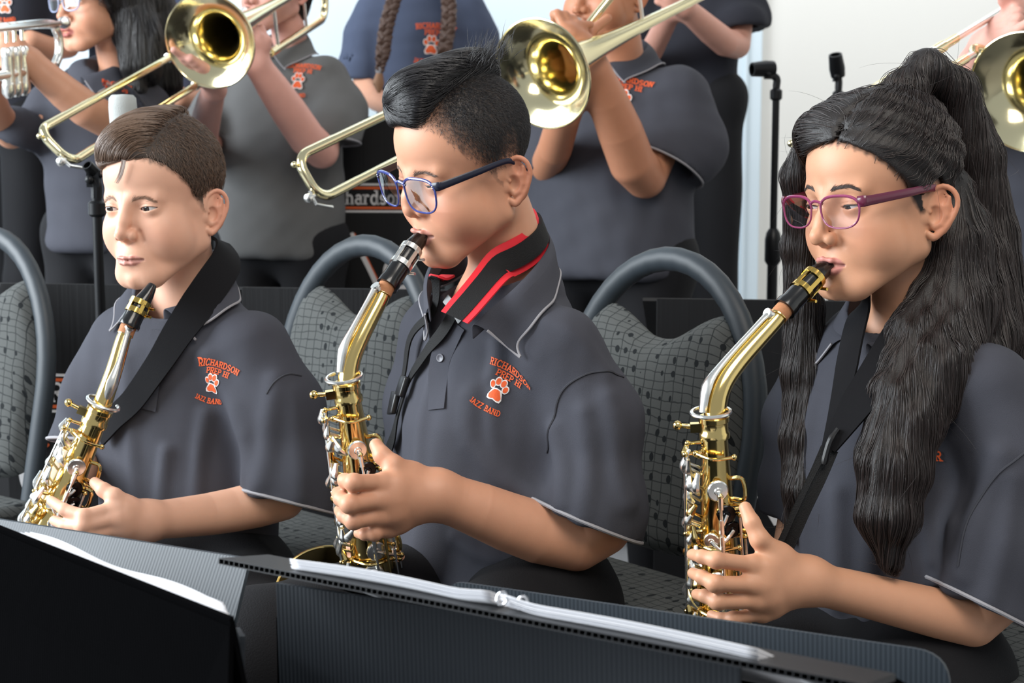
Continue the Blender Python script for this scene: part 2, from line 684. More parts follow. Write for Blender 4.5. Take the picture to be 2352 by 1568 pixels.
    def color(s, P):
        """skin tint by place: lips, cheeks, ears, hair-covered scalp; painted shade in the mouth crease"""
        p = s.p
        q = s.L(P)
        Q = q * 1000
        A = np.abs(Q[:, :1])
        c = np.tile(p['skin'], (len(P), 1))
        near = (np.abs(Q) < 160).all(1)
        # cheeks
        AA = Q.copy()
        AA[:, 0] = np.abs(AA[:, 0])
        k = np.exp(-(np.linalg.norm((AA - (42, -66, -38)) / (22, 30, 20), axis=1)) ** 2) * p['blush']
        red = p['skin'] * V(1.0, 0.66, 0.60)
        c = c * (1 - k[:, None]) + red * k[:, None]
        k = np.clip((AA[:, 0] - 70) / 8, 0, 1) * (np.abs(Q[:, 2] + 14) < 42) * (Q[:, 1] > 4) * 0.45 * near
        c = c * (1 - k[:, None]) + red * k[:, None]
        k = np.exp(-(np.linalg.norm((Q - (0, p['nose_y'], p['nose_z'])) / 15, axis=1)) ** 2) * p['blush'] * 0.6
        c = c * (1 - k[:, None]) + red * k[:, None]
        if p['detail']:
            up, lo, cr, ru, rl = s.lips()
            du, dl = chain(Q, up, ru), chain(Q, lo, rl)
            dd = np.minimum(du - 0.6, dl - 0.6)
            k = np.clip(1 - (dd - 0.2) / 1.6, 0, 1) * near
            c = c * (1 - k[:, None]) + p['lipc'] * k[:, None]
            dc = chain(Q, cr, [1.0, 1.5, 1.7, 1.5, 1.0])
            k = np.clip(1 - dc / 1.2, 0, 1) * near * 0.6
            c = c * (1 - k[:, None]) + p['lipc'] * 0.35 * k[:, None]  # mouth crease darkened: shade put into the skin colour
        if p['scalp'] is not None:
            hz = s.hair_z(q)
            j = vnoise(Q / 3.0, 3) * 3
            k = np.clip((Q[:, 2] - hz * 1000 + 3 + j) / p['fade'], 0, 1) ** p.get('fade_pow', .8) * near
            k *= np.clip(1 - (AA[:, 0] - 73.5) / 2, 0, 1)
            # leave the ears bare
            ear = (AA[:, 0] > 69) & (Q[:, 2] < 11) & (Q[:, 2] > -50) & (Q[:, 1] > 0) & (Q[:, 1] < 50)
            k = np.where(ear, 0, k)
            c = c * (1 - k[:, None]) + p['scalp'] * k[:, None]
        return c

    def eyes(s, parent, mats):
        """eyeballs with iris and pupil, lash lines, brows"""
        p = s.p
        for sx in (1, -1):
            c = V(sx * 31, -68.5, -2) * MM
            n, m = 28, 20
            g = nrm((math.sin(math.radians(p['gaze'][0])) , -1, math.tan(math.radians(p['gaze'][1]))))
            x = nrm(np.cross(g, (0, 0, 1)))
            z = np.cross(x, g)
            vv, cc, F = [], [], []
            ths = np.concatenate([[0, .1, .19, .21, .3, .42, .46, .50], np.linspace(.6, math.pi, m - 8)])
            for t in ths:
                for j in range(n):
                    a = 2 * math.pi * j / n
                    vv.append(c + 0.0125 * (g * math.cos(t) + math.sin(t) * (x * math.cos(a) + z * math.sin(a))))
                    cc.append((0.004, 0.004, 0.004) if t < .2 else (p['eye_c'] * (0.6 if t > .40 else 1.0) if t < .48 else srgb(205, 198, 195)))
            for i in range(len(ths) - 1):
                for j in range(n):
                    j2 = (j + 1) % n
                    F.append((i * n + j, (i + 1) * n + j, (i + 1) * n + j2, i * n + j2))
            put('eye', mesh_np('eye', s.W(np.array(vv)), np.array(F), col=np.array(cc)), mats['eye'], parent)
            # lash line along the upper lid
            w = p['eye_w']
            ex = np.linspace(-w * .98, w * .98, 15)
            u = 1 - (ex / w) ** 2
            pts = []
            for e, uu in zip(ex, u):
                zz = p['eye_hu'] * uu + e * p.get('slant', 0.06)
                yy = -math.sqrt(max(13.6 ** 2 - e * e - zz * zz, 1))
                pts.append(((31 + e) * sx, -68.5 + yy, -2 + zz))
            pts = s.W(np.array(pts) * MM)
            b = MB()
            b.tube(pts, np.interp(np.abs(ex), [0, w], [0.0008, 0.0003]) * p.get('lash', 0.6), n=6)
            b.build('eyelashes', mats['lash'], parent)

    def brow_strands(s, sx, n=130, thick=1.0, arch=1.0):
        p = s.p
        rs = np.random.RandomState(5 + sx)
        t = rs.uniform(0, 1, n) ** .9
        x = 12 + t * 36
        zc = p['brow'] + p.get('brow_up', 0) + np.interp(t, [0, .3, .62, 1], [0, 2.4, 4.2, .5]) * arch
        zz = zc + rs.normal(0, .45, n) * np.interp(t, [0, .15, .5, 1], [2.0, 2.6, 2.0, .5]) * thick
        roots = np.stack([x * sx, np.full(n, -88.0), zz], 1) * MM
        roots = project(s.face, roots, 0.0001, 8)
        d = np.stack([np.full(n, 1.0 * sx), np.full(n, 0.15), np.interp(t, [0, .5, 1], [0.7, 0.12, -0.25]) + rs.normal(0, .15, n)], 1)
        L = rs.uniform(5, 8.5, n) * MM
        return roots, d, L


def strands(f, roots, dirs, length, steps=8, off=(0.0, 0.002), seed=0, jitter=0.12, field=None, lift=0.0):
    """hairs that follow the field surface; dirs (N,3) or field(P)->(N,3)"""
    rs = np.random.RandomState(seed)
    n = len(roots)
    length = np.full(n, length, float) if np.isscalar(length) else length
    o = rs.uniform(off[0], off[1], n)
    jit = rs.normal(0, jitter, (n, 3))
    P = roots.copy()
    out = [P.copy()]
    for i in range(steps):
        dirv = field(P) if field is not None else dirs
        dirv = dirv / (np.linalg.norm(dirv, axis=1)[:, None] + 1e-9) + jit
        d, g = fgrad(f, P, 0.001)
        g /= np.linalg.norm(g, axis=1)[:, None] + 1e-9
        tn = dirv - (dirv * g).sum(1)[:, None] * g
        tn /= np.linalg.norm(tn, axis=1)[:, None] + 1e-9
        P = P + tn * (length / steps)[:, None]
        want = o + lift * (i + 1) / steps
        P = P - np.clip(d - want, -0.004, 0.004)[:, None] * g * 0.8
        out.append(P.copy())
    return np.stack(out, 1)


def hair_curves(name, C, radius, material, parent, tip=0.25):
    """C (N,S,3) world points -> one hair curves object"""
    n, sN = C.shape[:2]
    hc = bpy.data.hair_curves.new(name)
    hc.add_curves([sN] * n)
    hc.position_data.foreach_set('vector', np.ascontiguousarray(C, np.float32).ravel())
    a = hc.attributes.get('radius') or hc.attributes.new('radius', 'FLOAT', 'POINT')
    r = np.tile(np.interp(np.linspace(0, 1, sN), [0, .6, 1], [1, .9, tip]), (n, 1)) * radius
    a.data.foreach_set('value', r.astype(np.float32).ravel())
    o = put(name, hc, material, parent)
    o['kind'] = 'stuff'
    return o


def hair_mat(name, color, rough=0.35, var=0.3):
    m = bpy.data.materials.new(name)
    m.use_nodes = True
    nt = m.node_tree
    b = nt.nodes['Principled BSDF']
    hi = nt.nodes.new('ShaderNodeHairInfo')
    mr = nt.nodes.new('ShaderNodeMapRange')
    mr.inputs['To Min'].default_value = 1 - var
    mr.inputs['To Max'].default_value = 1 + var
    nt.links.new(hi.outputs['Random'], mr.inputs['Value'])
    mx = nt.nodes.new('ShaderNodeVectorMath')
    mx.operation = 'SCALE'
    mx.inputs[0].default_value = color
    nt.links.new(mr.outputs['Result'], mx.inputs['Scale'])
    nt.links.new(mx.outputs['Vector'], b.inputs['Base Color'])
    b.inputs['Roughness'].default_value = rough
    b.inputs['Specular IOR Level'].default_value = 0.6
    return m


def surf_samples(V_, Q_, n, seed, keep=None):
    """random points on a quad mesh"""
    rs = np.random.RandomState(seed)
    a, b, c, d = [V_[Q_[:, i]] for i in range(4)]
    ar = np.linalg.norm(np.cross(c - a, d - b), axis=1)
    if keep is not None:
        ar = ar * keep((a + c) / 2)
    i = rs.choice(len(Q_), n, p=ar / ar.sum())
    u, v = rs.uniform(size=(2, n, 1))
    return a[i] * (1 - u) * (1 - v) + b[i] * u * (1 - v) + c[i] * u * v + d[i] * (1 - u) * v


# ---------------------------------------------------------------- shared materials
M = {}
M['skin'] = mat('skin', (.6, .4, .3), 0.48, attr=True, sss=0.12, bump=0.06, bscale=900, var=0.05, vscale=60, spec=0.4)
M['eye'] = mat('eyeball', (.8, .8, .8), 0.08, attr=True)
M['lash'] = mat('eyelash', srgb(24, 18, 16), 0.6)

# ---------------------------------------------------------------- people: hands, shirts, lettering
def hand_field(wrist, mcp, pip, dip, tip, thumb, sc=1.0, wr=0.021, flat=None):
    """mcp..tip: four points each (index to little), thumb: four points"""
    wrist = np.asarray(wrist, float)
    fr = [(9.2, 8.6, 7.6, 6.3), (9.4, 8.8, 7.8, 6.5), (9.0, 8.3, 7.3, 6.1), (8.2, 7.3, 6.5, 5.5)]
    allp = np.array(list(mcp) + list(pip) + list(dip) + list(tip) + list(thumb) + [wrist])
    cen = allp.mean(0)
    rad = np.linalg.norm(allp - cen, axis=1).max() + 0.03

    def f(P):
        d = None
        for i in range(4):
            e = rc(P, wrist, mcp[i], wr * 0.78, 0.0105 * sc)
            d = e if d is None else smin(d, e, 0.014)
        for i in range(3):
            d = smin(d, rc(P, np.asarray(mcp[i]) * .8 + wrist * .2, np.asarray(mcp[i + 1]) * .8 + wrist * .2, 0.0108 * sc, 0.0105 * sc), 0.012)
        t = [r * MM * sc for r in (13, 11, 9.2, 7.2)]
        d = smin(d, rc(P, wrist, thumb[0], wr * 0.7, t[0]), 0.014)
        d = smin(d, rc(P, thumb[0], np.asarray(mcp[0]) * .75 + wrist * .25, t[0] * .9, 0.009 * sc), 0.016)
        d = smin(d, chain(P, thumb, t, 0.004), 0.010)
        for i in range(4):
            r = [x * MM * sc for x in fr[i]]
            e = chain(P, [mcp[i], pip[i], dip[i], tip[i]], r, 0.003)
            e = smin(e, np.linalg.norm(P - pip[i], axis=1) - r[1] * 1.06, 0.004)
            d = smin(d, e, 0.006)
        return d
    return f, cen, rad


def self_smooth(pts, rad, n=4):
    """rounds an arm's joints and lets its thickness change gradually"""
    P, R = np.array(pts, float), np.array(rad, float)
    m = len(P)
    if m < 4:
        return list(P), list(R)
    t = np.linspace(0, m - 1, (m - 1) * n + 1)
    Q = np.stack([np.interp(t, np.arange(m), P[:, i]) for i in range(3)], 1)
    q = np.interp(t, np.arange(m), R)
    for _ in range(3):
        Q[1:-1] = (Q[:-2] + Q[1:-1] * 2 + Q[2:]) / 4
    for _ in range(6):
        q[1:-1] = (q[:-2] + q[1:-1] * 2 + q[2:]) / 4
    return list(Q[::2]), list(q[::2])


class Body:
    """one continuous skin: head, neck, shoulders, arms and hands"""

    def __init__(s, head, neck_base, arms, hands=(), neck_r=0.05, core=None):
        arms = [self_smooth(p, r) for p, r in arms]
        s.head, s.nb, s.arms, s.hands, s.neck_r = head, np.asarray(neck_base, float), arms, hands, neck_r

    def field(s, P):
        h = s.head
        d = grp(P, h.W((0, 0, -0.03)), 0.19, lambda q: h.face(h.L(q)) * h.sm)
        for pts, rad in s.arms:
            p = np.array(pts)
            c = p.mean(0)
            R = np.linalg.norm(p - c, axis=1).max() + 0.06
            e = grp(P, c, R, lambda q: chain(q, pts, rad))
            d = smin(d, e, 0.03)
        for f, c, R in s.hands:
            d = smin(d, grp(P, c, R, f), 0.012)
        return d

    def build(s, parent, name='body', h=0.0014, lo=None, hi=None):
        pts = np.concatenate([[s.head.t - .2, s.head.t + .2]] + [np.array(a[0]) for a in s.arms] + [np.array([c - R, c + R]) for f, c, R in s.hands])
        lo, hi = pts.min(0) - 0.07, pts.max(0) + 0.07
        v, q = snets(s.field, lo, hi, h)
        return put(name, mesh_np(name, v, q, col=s.head.color(v)), M['skin'], parent)


class Shirt:
    """polo shirt: elliptic torso in the body's own frame, sleeves, folds"""

    def __init__(s, base, yaw, sec, sleeves, folds=(), grooves=(), hem=None, noise=(0.0018, 14, 1), neck_cut=None, wrinkle=None):
        s.base, s.R = np.asarray(base, float), rot(yaw)
        s.sec, s.sleeves, s.folds, s.grooves, s.hem, s.noise, s.neck = np.array(sec), sleeves, list(folds), list(grooves), hem, noise, neck_cut
        s.wr = wrinkle
        fl, s.folds = s.folds, []
        for pts, wdt, amp in fl:
            q = bez(pts, 7)
            q = project(s.core, q, 0.0, 5)
            fc = q.mean(0)
            s.folds.append((list(q), wdt, amp, fc, np.linalg.norm(q - fc, axis=1).max() + 2.4 * wdt))

    def L(s, P):
        q = (P - s.base * V(1, 1, 0)) @ s.R
        return q

    def W(s, q):
        return np.asarray(q, float) @ s.R.T + s.base * V(1, 1, 0)

    def core(s, P):
        d = loft(s.L(P), s.sec, kcap=0.03)
        for sl in s.sleeves:
            p = np.array(sl['pts'])
            c = p.mean(0)
            R = np.linalg.norm(p - c, axis=1).max() + max(sl['rad'])
            d = smin(d, grp(P, c, R, lambda q: s.sleeve(q, sl), 0.05), sl.get('k', 0.03))
        return d

    def sleeve(s, P, sl):
        e = chain(P, sl['pts'], sl['rad'], 0.03)
        c, n = np.asarray(sl['cut'][0], float), nrm(sl['cut'][1])
        pl = (P - c) @ n
        e = smax(e, pl, 0.002)
        inner = rc(P, sl['pts'][-2], sl['pts'][-1], sl['rad'][-2] - 0.011, sl['rad'][-1] - 0.011)
        inner = np.maximum(inner, -(pl + 0.05))
        return smax(e, -inner, 0.002)

    def field(s, P):
        d = s.core(P)
        near = np.abs(d) < 0.028
        if near.any():
            Q = P[near]
            e = d[near].copy()
            a, fr, sd = s.noise
            e = e + a * vnoise(Q * fr, sd) + a * .5 * vnoise(Q * fr * 2.3, sd + 7)
            for pts, wdt, amp, fc, fr_ in s.folds:
                m = np.linalg.norm(Q - fc, axis=1) < fr_
                if m.any():
                    e[m] -= amp * np.exp(-(chain(Q[m], pts, [0] * len(pts)) / wdt) ** 2)
            for pts, r in s.grooves:
                e = e + 0.0022 * np.exp(-(chain(Q, pts, [0] * len(pts)) / r) ** 2)
            d = d.copy()
            d[near] = e
        if s.neck is not None:
            c, r = s.neck
            d = smax(d, -(np.linalg.norm(P - c, axis=1) - r), 0.006)
        return d

    def build(s, parent, material, h=0.0045, name='polo_shirt'):
        pts = [s.W((x, y, z)) for z, cx, cy, rx, ry in s.sec for x in (cx - rx, cx + rx) for y in (cy - ry, cy + ry)]
        for sl in s.sleeves:
            for p, r in zip(sl['pts'], sl['rad']):
                pts += [np.asarray(p) - r, np.asarray(p) + r]
        pts = np.array(pts)
        s.v, s.q = snets(s.field, pts.min(0) - .04, pts.max(0) + .04, h, reach=1.9)
        s.obj = put(name, mesh_np(name, s.v, s.q), material, parent)
        for sl in s.sleeves:
            if sl.get('piping'):
                s.piping(sl, sl['piping'])
        return s.obj

    def piping(s, sl, material):
        c, n = np.asarray(sl['cut'][0], float), nrm(sl['cut'][1])
        x = nrm(np.cross(n, (0.2, 1, 0.1)))
        y = np.cross(n, x)
        a = np.linspace(0, 2 * math.pi, 64, endpoint=False)
        ring = c + (np.cos(a)[:, None] * x + np.sin(a)[:, None] * y) * (sl['rad'][-1] + 0.03) - n * 0.004
        # walk inwards to the cloth of the sleeve itself
        f = lambda P: chain(P, sl['pts'], sl['rad'], 0.03)
        for _ in range(40):
            d = f(ring)
            ring = ring + nrm_rows(c - n * 0.004 - ring) * np.clip(d, -0.004, 0.004)[:, None] * 0.8
        for _ in range(10):
            d = s.field(ring)
            step = np.where(np.abs(d - .001) < .02, np.clip(d - .001, -.003, .003), 0)
            ring = ring + nrm_rows(c - n * 0.004 - ring) * step[:, None] * .8
        ring = np.stack([np.convolve(np.concatenate([ring[-3:, i], ring[:, i], ring[:3, i]]), np.ones(7) / 7, 'valid') for i in range(3)], 1)
        b = MB()
        b.tube(ring + n * 0.003, 0.0024, n=6, closed=True)
        b.build('sleeve_trim', material, s.obj)


def nrm_rows(a):
    return a / (np.linalg.norm(a, axis=1)[:, None] + 1e-9)


def ray(f, px, py, y0=1.3, y1=3.0):
    """first point of the field met by the sight line through the pixel(s)"""
    px, py = np.atleast_1d(np.asarray(px, float)), np.atleast_1d(np.asarray(py, float))
    A = np.array([at(a, b, y0) for a, b in zip(px, py)])
    D = nrm_rows(A - V(0, 0, CAM_Z))
    P = A.copy()
    for _ in range(90):
        d = f(P)
        P = P + D * np.clip(d * 0.8, -0.01, 0.05)[:, None]
    return P


def ribbon(b, pts, width, normals, thick=0.002, nseg=4):
    """flat band along pts; width along tangent x normal"""
    pts = np.asarray(pts, float)
    T = nrm_rows(np.gradient(pts, axis=0))
    Nn = nrm_rows(np.asarray(normals, float))
    W_ = nrm_rows(np.cross(T, Nn))
    wd = np.full(len(pts), width, float) if np.isscalar(width) else np.asarray(width, float)
    u = np.linspace(-.5, .5, nseg + 1)
    top = pts[:, None] + W_[:, None] * (u[None, :, None] * wd[:, None, None]) + Nn[:, None] * thick
    bot = pts[:, None] + W_[:, None] * (u[None, ::-1, None] * wd[:, None, None])
    G = np.concatenate([top, bot, top[:, :1]], 1)
    b.grid(G)
    n = G.shape[1]
    k = b.n - len(pts) * n
    b.f.append(tuple(k + j for j in range(n - 1)))
    b.f.append(tuple(k + (len(pts) - 1) * n + j for j in range(n - 2, -1, -1)))
    return b


def surf_band(f, pix, Y0, width, off=0.003, n=40, thick=0.002, b=None, soft=True, offs=None):
    """a band lying on the field along a pixel path (found by sight lines), as real geometry in the world"""
    P = ray(f, [p[0] for p in pix], [p[1] for p in pix], Y0)
    P = bez(P, n)
    P = project(f, P, off, 4)
    if soft:
        for _ in range(3):
            P[1:-1] = (P[:-2] + P[1:-1] * 2 + P[2:]) / 4
    d, g = fgrad(f, P)
    b = b or MB()
    if not np.isscalar(width):
        width = np.interp(np.linspace(0, 1, len(P)), np.linspace(0, 1, len(width)), width)
    return ribbon(b, P, width, g, thick), P, g


def path_band(f, pts, width, off, n=48, thick=.003, smooth=6, push=False):
    """a band through world points, settled on the field"""
    P = bez(pts, n)
    if push:
        for _ in range(4):
            d, g = fgrad(f, P)
            P = P + np.maximum(off - d, 0)[:, None] * nrm_rows(g)
    else:
        P = project(f, P, off, 4)
    for _ in range(smooth):
        P[1:-1] = (P[:-2] + P[1:-1] * 2 + P[2:]) / 4
    d, g = fgrad(f, P)
    for _ in range(60 if push else 14):
        g[1:-1] = (g[:-2] + g[1:-1] * 2 + g[2:]) / 4
    if not np.isscalar(width):
        width = np.interp(np.linspace(0, 1, len(P)), np.linspace(0, 1, len(width)), width)
    b = MB()
    ribbon(b, P, width, g, thick)
    return b, P, g


# ---- lettering: strokes in a unit box, serif feet added
def _arc(cx, cy, rx, ry, a0, a1, n=12):
    a = np.radians(np.linspace(a0, a1, n))
    return [(cx + rx * math.cos(t), cy + ry * math.sin(t)) for t in a]


GLYPH = {
    'R': (.78, [[(.15, 0), (.15, 1)], [(.15, 1)] + _arc(.42, .75, .24, .25, 90, -90) + [(.15, .5)], [(.38, .5), (.72, 0)]], [(.15, 0), (.15, 1), (.72, 0)]),
    'I': (.34, [[(.17, 0), (.17, 1)]], [(.17, 0), (.17, 1)]),
    'C': (.78, [_arc(.42, .5, .32, .5, 40, 320, 16)], []),
    'H': (.84, [[(.15, 0), (.15, 1)], [(.69, 0), (.69, 1)], [(.15, .5), (.69, .5)]], [(.15, 0), (.15, 1), (.69, 0), (.69, 1)]),
    'A': (.82, [[(.08, 0), (.41, 1)], [(.41, 1), (.74, 0)], [(.2, .35), (.62, .35)]], [(.08, 0), (.74, 0)]),
    'D': (.82, [[(.15, 0), (.15, 1)], [(.15, 1)] + _arc(.34, .5, .38, .5, 90, -90, 14) + [(.15, 0)]], [(.12, 0), (.12, 1)]),
    'S': (.66, [_arc(.33, .74, .22, .26, 30, 250, 10) + _arc(.33, .25, .24, .26, 80, -150, 10)], []),
    'O': (.84, [_arc(.42, .5, .33, .5, 0, 360, 18)], []),
    'N': (.86, [[(.15, 0), (.15, 1)], [(.15, 1), (.7, 0)], [(.7, 0), (.7, 1)]], [(.15, 0), (.15, 1), (.7, 1)]),
    'P': (.72, [[(.15, 0), (.15, 1)], [(.15, 1)] + _arc(.4, .73, .25, .27, 90, -90) + [(.15, .46)]], [(.15, 0), (.15, 1)]),
    'E': (.7, [[(.15, 0), (.15, 1)], [(.15, 1), (.6, 1)], [(.15, .5), (.5, .5)], [(.15, 0), (.6, 0)]], [(.15, 0), (.15, 1)]),
    'J': (.5, [[(.34, 1), (.34, .2)] + _arc(.2, .18, .14, .18, 0, -160, 8)], [(.34, 1)]),
    'Z': (.7, [[(.1, 1), (.6, 1)], [(.6, 1), (.08, 0)], [(.08, 0), (.62, 0)]], []),
    'B': (.74, [[(.15, 0), (.15, 1)], [(.15, 1)] + _arc(.38, .76, .2, .24, 90, -90) + [(.15, .52)], _arc(.4, .26, .24, .26, 90, -90) + [(.15, 0)]], [(.15, 0), (.15, 1)]),
    'i': (.36, [[(.18, 0), (.18, .66)], [(.18, .86), (.18, .96)]], [(.18, 0), (.12, .66)]),
    'c': (.56, [_arc(.3, .33, .22, .34, 45, 315, 12)], []),
    'h': (.66, [[(.14, 0), (.14, 1)], [(.14, .45)] + _arc(.33, .42, .18, .24, 150, 0, 8) + [(.51, 0)]], [(.14, 0), (.51, 0), (.08, 1)]),
    'a': (.58, [_arc(.28, .5, .17, .16, 150, 0, 8) + [(.45, 0)], _arc(.26, .2, .19, .2, 20, 340, 10)], [(.5, 0)]),
    'r': (.48, [[(.14, 0), (.14, .66)], [(.14, .4)] + _arc(.3, .46, .14, .2, 150, 40, 6)], [(.14, 0), (.08, .66)]),
    'd': (.64, [[(.5, 0), (.5, 1)], _arc(.28, .33, .21, .34, 0, 360, 14)], [(.54, 0), (.44, 1)]),
    's': (.5, [_arc(.25, .49, .15, .17, 30, 250, 8) + _arc(.25, .17, .17, .17, 80, -150, 8)], []),
    'o': (.6, [_arc(.3, .33, .22, .34, 0, 360, 14)], []),
    'n': (.66, [[(.14, 0), (.14, .66)], [(.14, .45)] + _arc(.33, .42, .18, .24, 150, 0, 8) + [(.51, 0)]], [(.14, 0), (.51, 0), (.08, .66)]),
    ' ': (.4, [], []),
}


def text_strokes(txt, h, weight=0.17, serif=0.2, space=0.06):
    """list of (points (n,2), width) and the total width; cap height h"""
    out, x = [], 0.0
    for ch in txt:
        wd, st, sf = GLYPH[ch]
        for s in st:
            p = np.array(s, float)
            q = [p[0]]
            for a, b in zip(p[:-1], p[1:]):
                n = max(1, int(np.linalg.norm(b - a) / 0.25))
                q += [a + (b - a) * (i + 1) / n for i in range(n)]
            out.append(((np.array(q) + (x, 0)) * h, weight * h))
        for sx, sy in sf:
            out.append((np.array([(sx - serif + x, sy), (sx + x, sy), (sx + serif + x, sy)]) * h, weight * .62 * h))
        x += wd + space
    return out, x * h


def stroke_quads(p, wd):
    p = np.asarray(p, float)
    t = np.gradient(p, axis=0)
    t /= np.linalg.norm(t, axis=1)[:, None] + 1e-9
    n = np.stack([-t[:, 1], t[:, 0]], 1) * wd / 2
    e0, e1 = t[0] * wd * .3, t[-1] * wd * .3
    p = p.copy()
    p[0] -= e0
    p[-1] += e1
    return np.stack([p - n, p + n], 1)


class Print2D:
    """flat print made of small quads in (u, v), then laid on a surface"""

    def __init__(s):
        s.q = []

    def text(s, txt, h, cu, cv, arc=0.0, weight=0.17, slant=0.0, serif=.2):
        st, wd = text_strokes(txt, h, weight, serif)
        for p, w_ in st:
            g = stroke_quads(p, w_)
            u = g[..., 0] - wd / 2
            v = g[..., 1]
            if arc:
                r = 1 / arc
                a = u / r
                u, v = (r + v) * np.sin(a), (r + v) * np.cos(a) - r
            s.q.append(np.stack([u + cu, v + cv], -1))
        return s

    def disc(s, cu, cv, ru, rv, ang=0, n=14, rings=2):
        a = np.linspace(0, 2 * math.pi, n + 1)
        c, d = math.cos(ang), math.sin(ang)
        rr = np.linspace(0.02, 1, rings + 1)
        u = np.outer(np.cos(a), rr) * ru
        v = np.outer(np.sin(a), rr) * rv
        s.q.append(np.stack([cu + u * c - v * d, cv + u * d + v * c], -1))
        return s

    def poly(s, pts):
        """closed blob given by outline, fan from its centre"""
        p = np.array(list(pts) + [pts[0]], float)
        c = p[:-1].mean(0)
        s.q.append(np.stack([c + (p - c) * k for k in (0.02, 0.5, 1)], 1))
        return s

    def lay(s, fn, name, material, parent):
        b = MB()
        for g in s.q:
            uv = g.reshape(-1, 2)
            b.grid(fn(uv).reshape(*g.shape[:2], 3))
        return b.build(name, material, parent, smooth=False)


def frame_on(f, pc, pr, pu, Y0):
    """mapping (u, v) metres -> points on the field, from three sight lines: centre, a point to its right, one above"""
    C = ray(f, [pc[0], pr[0], pu[0]], [pc[1], pr[1], pu[1]], Y0)
    X = nrm(C[1] - C[0])
    Y = C[2] - C[0]
    n = nrm(np.cross(X, Y))
    Y = nrm(np.cross(n, X))

    def fn(uv, off=0.0012):
        P = C[0] + uv[:, :1] * X + uv[:, 1:] * Y
        return project(f, P, off, 4)
    return fn


def paw(fn, h, parent, mo, mw):
    """paw print about h tall: white edge, orange pads"""
    pads = [(-.30, .16, .10, .14, .25), (-.12, .36, .105, .15, .08), (.12, .36, .105, .15, -.08), (.30, .16, .10, .14, -.25)]
    main = [(0, .02), (.12, 0), (.2, -.12), (.3, -.26), (.26, -.4), (.14, -.42), (0, -.37), (-.14, -.42), (-.26, -.4), (-.3, -.26), (-.2, -.12), (-.12, 0)]
    for gro, m, off, nm in ((1.0, mw, .0014, 'paw_edge'), (0, mo, .0021, 'paw_print')):
        p = Print2D()
        for u, v, a, b, an in pads:
            p.disc(u * h, v * h, (a + .05 * gro) * h, (b + .05 * gro) * h, an)
        c = np.array(main)
        p.poly([((x + .06 * gro * np.sign(x) * (abs(x) > .05)) * h, (y + (.05 if y > -.2 else -.06) * gro) * h) for x, y in c])
        p.lay(lambda uv, o=off: fn(uv, o), nm, m, parent)


def glasses(head, name, label, m_rim, m_lens, m_temple, w=50, hgt=34, zc=-3, yc=-97, gap=17, wrap=0.10, rim=1.6, top_thick=1.2, m_metal=None, square=2.8, tz=8, ear=(76, 22, 12), tw=4.2):
    root = thing(name, label, 'glasses', head.W((0, -.09, 0)))
    n = 40
    a = np.linspace(0, 2 * math.pi, n, endpoint=False)
    for sx in (1, -1):
        cx = (gap / 2 + w / 2) * sx
        e = 2 / square
        u = np.sign(np.cos(a)) * np.abs(np.cos(a)) ** e * w / 2
        v = np.sign(np.sin(a)) * np.abs(np.sin(a)) ** e * hgt / 2
        u = u * (1 + 0.10 * v / hgt * 2)          # wider at the top
        x = cx + u
        yy = lambda x_: yc + wrap * np.maximum(np.abs(x_) - gap / 2, 0) + 0.0012 * x_ ** 2
        pts = np.stack([x, yy(x), zc + v], 1)
        b = MB()
        b.tube(head.W(pts * MM), (rim + top_thick * np.clip(v / hgt * 2, 0, 1) * .6) * MM, n=8, closed=True)
        b.build('rim', m_rim, root)
        # lens, slightly domed
        rr = np.linspace(0.02, 0.98, 5)
        G = np.stack([np.stack([cx + u * k, yy(cx + u * k) - 1.0 * (1 - k * k), zc + v * k], 1) for k in rr], 1)
        G = np.concatenate([G, G[:1]], 0)
        b = MB()
        b.grid(head.W(G * MM))
        b.build('lens', m_lens, root)
        # end piece and temple
        xe = (gap / 2 + w) * sx
        y0 = yy(np.array([xe]))[0]
        zt = zc + hgt * 0.30
        pe = bez([(xe - 2 * sx, y0, zt), (xe + 5 * sx, y0 + 4, zt + .5), (xe + 6.5 * sx, y0 + 12, zt + .5), (ear[0] * sx, ear[1] - 55, (zt + ear[2]) / 2 + 1), (ear[0] * sx, ear[1] - 10, ear[2]), ((ear[0] - 1) * sx, ear[1] + 8, ear[2] - 8)], 36)
        b = MB()
        b.tube(head.W(pe * MM), np.interp(np.linspace(0, 1, len(pe)), [0, .2, .7, 1], [tw * 1.1, tw * 1.15, tw * .8, tw * .6]) * MM * 0.8, n=8, up=head.dirW((0, 0, 1)), flat=0.38)
        b.build('temple', m_temple, root)
        if m_metal:
            b = MB()
            b.ball(head.W(V(xe - 1 * sx, y0 - 1.8, zt + 1.2) * MM), 0.0009, 8)
            b.ball(head.W(V(xe - 1 * sx, y0 - 1.8, zt - 1.2) * MM), 0.0009, 8)
            b.build('rivet', m_metal, root)
    b = MB()
    g = gap / 2
    br = bez([(-g - 2, yc + 1, zc + hgt * .26), (-g * .5, yc - 0.5, zc + hgt * .33), (0, yc - 1, zc + hgt * .35), (g * .5, yc - 0.5, zc + hgt * .33), (g + 2, yc + 1, zc + hgt * .26)], 16)
    b.tube(head.W(br * MM), (rim + .6) * MM, n=8)
    b.build('bridge', m_rim, root)
    return root


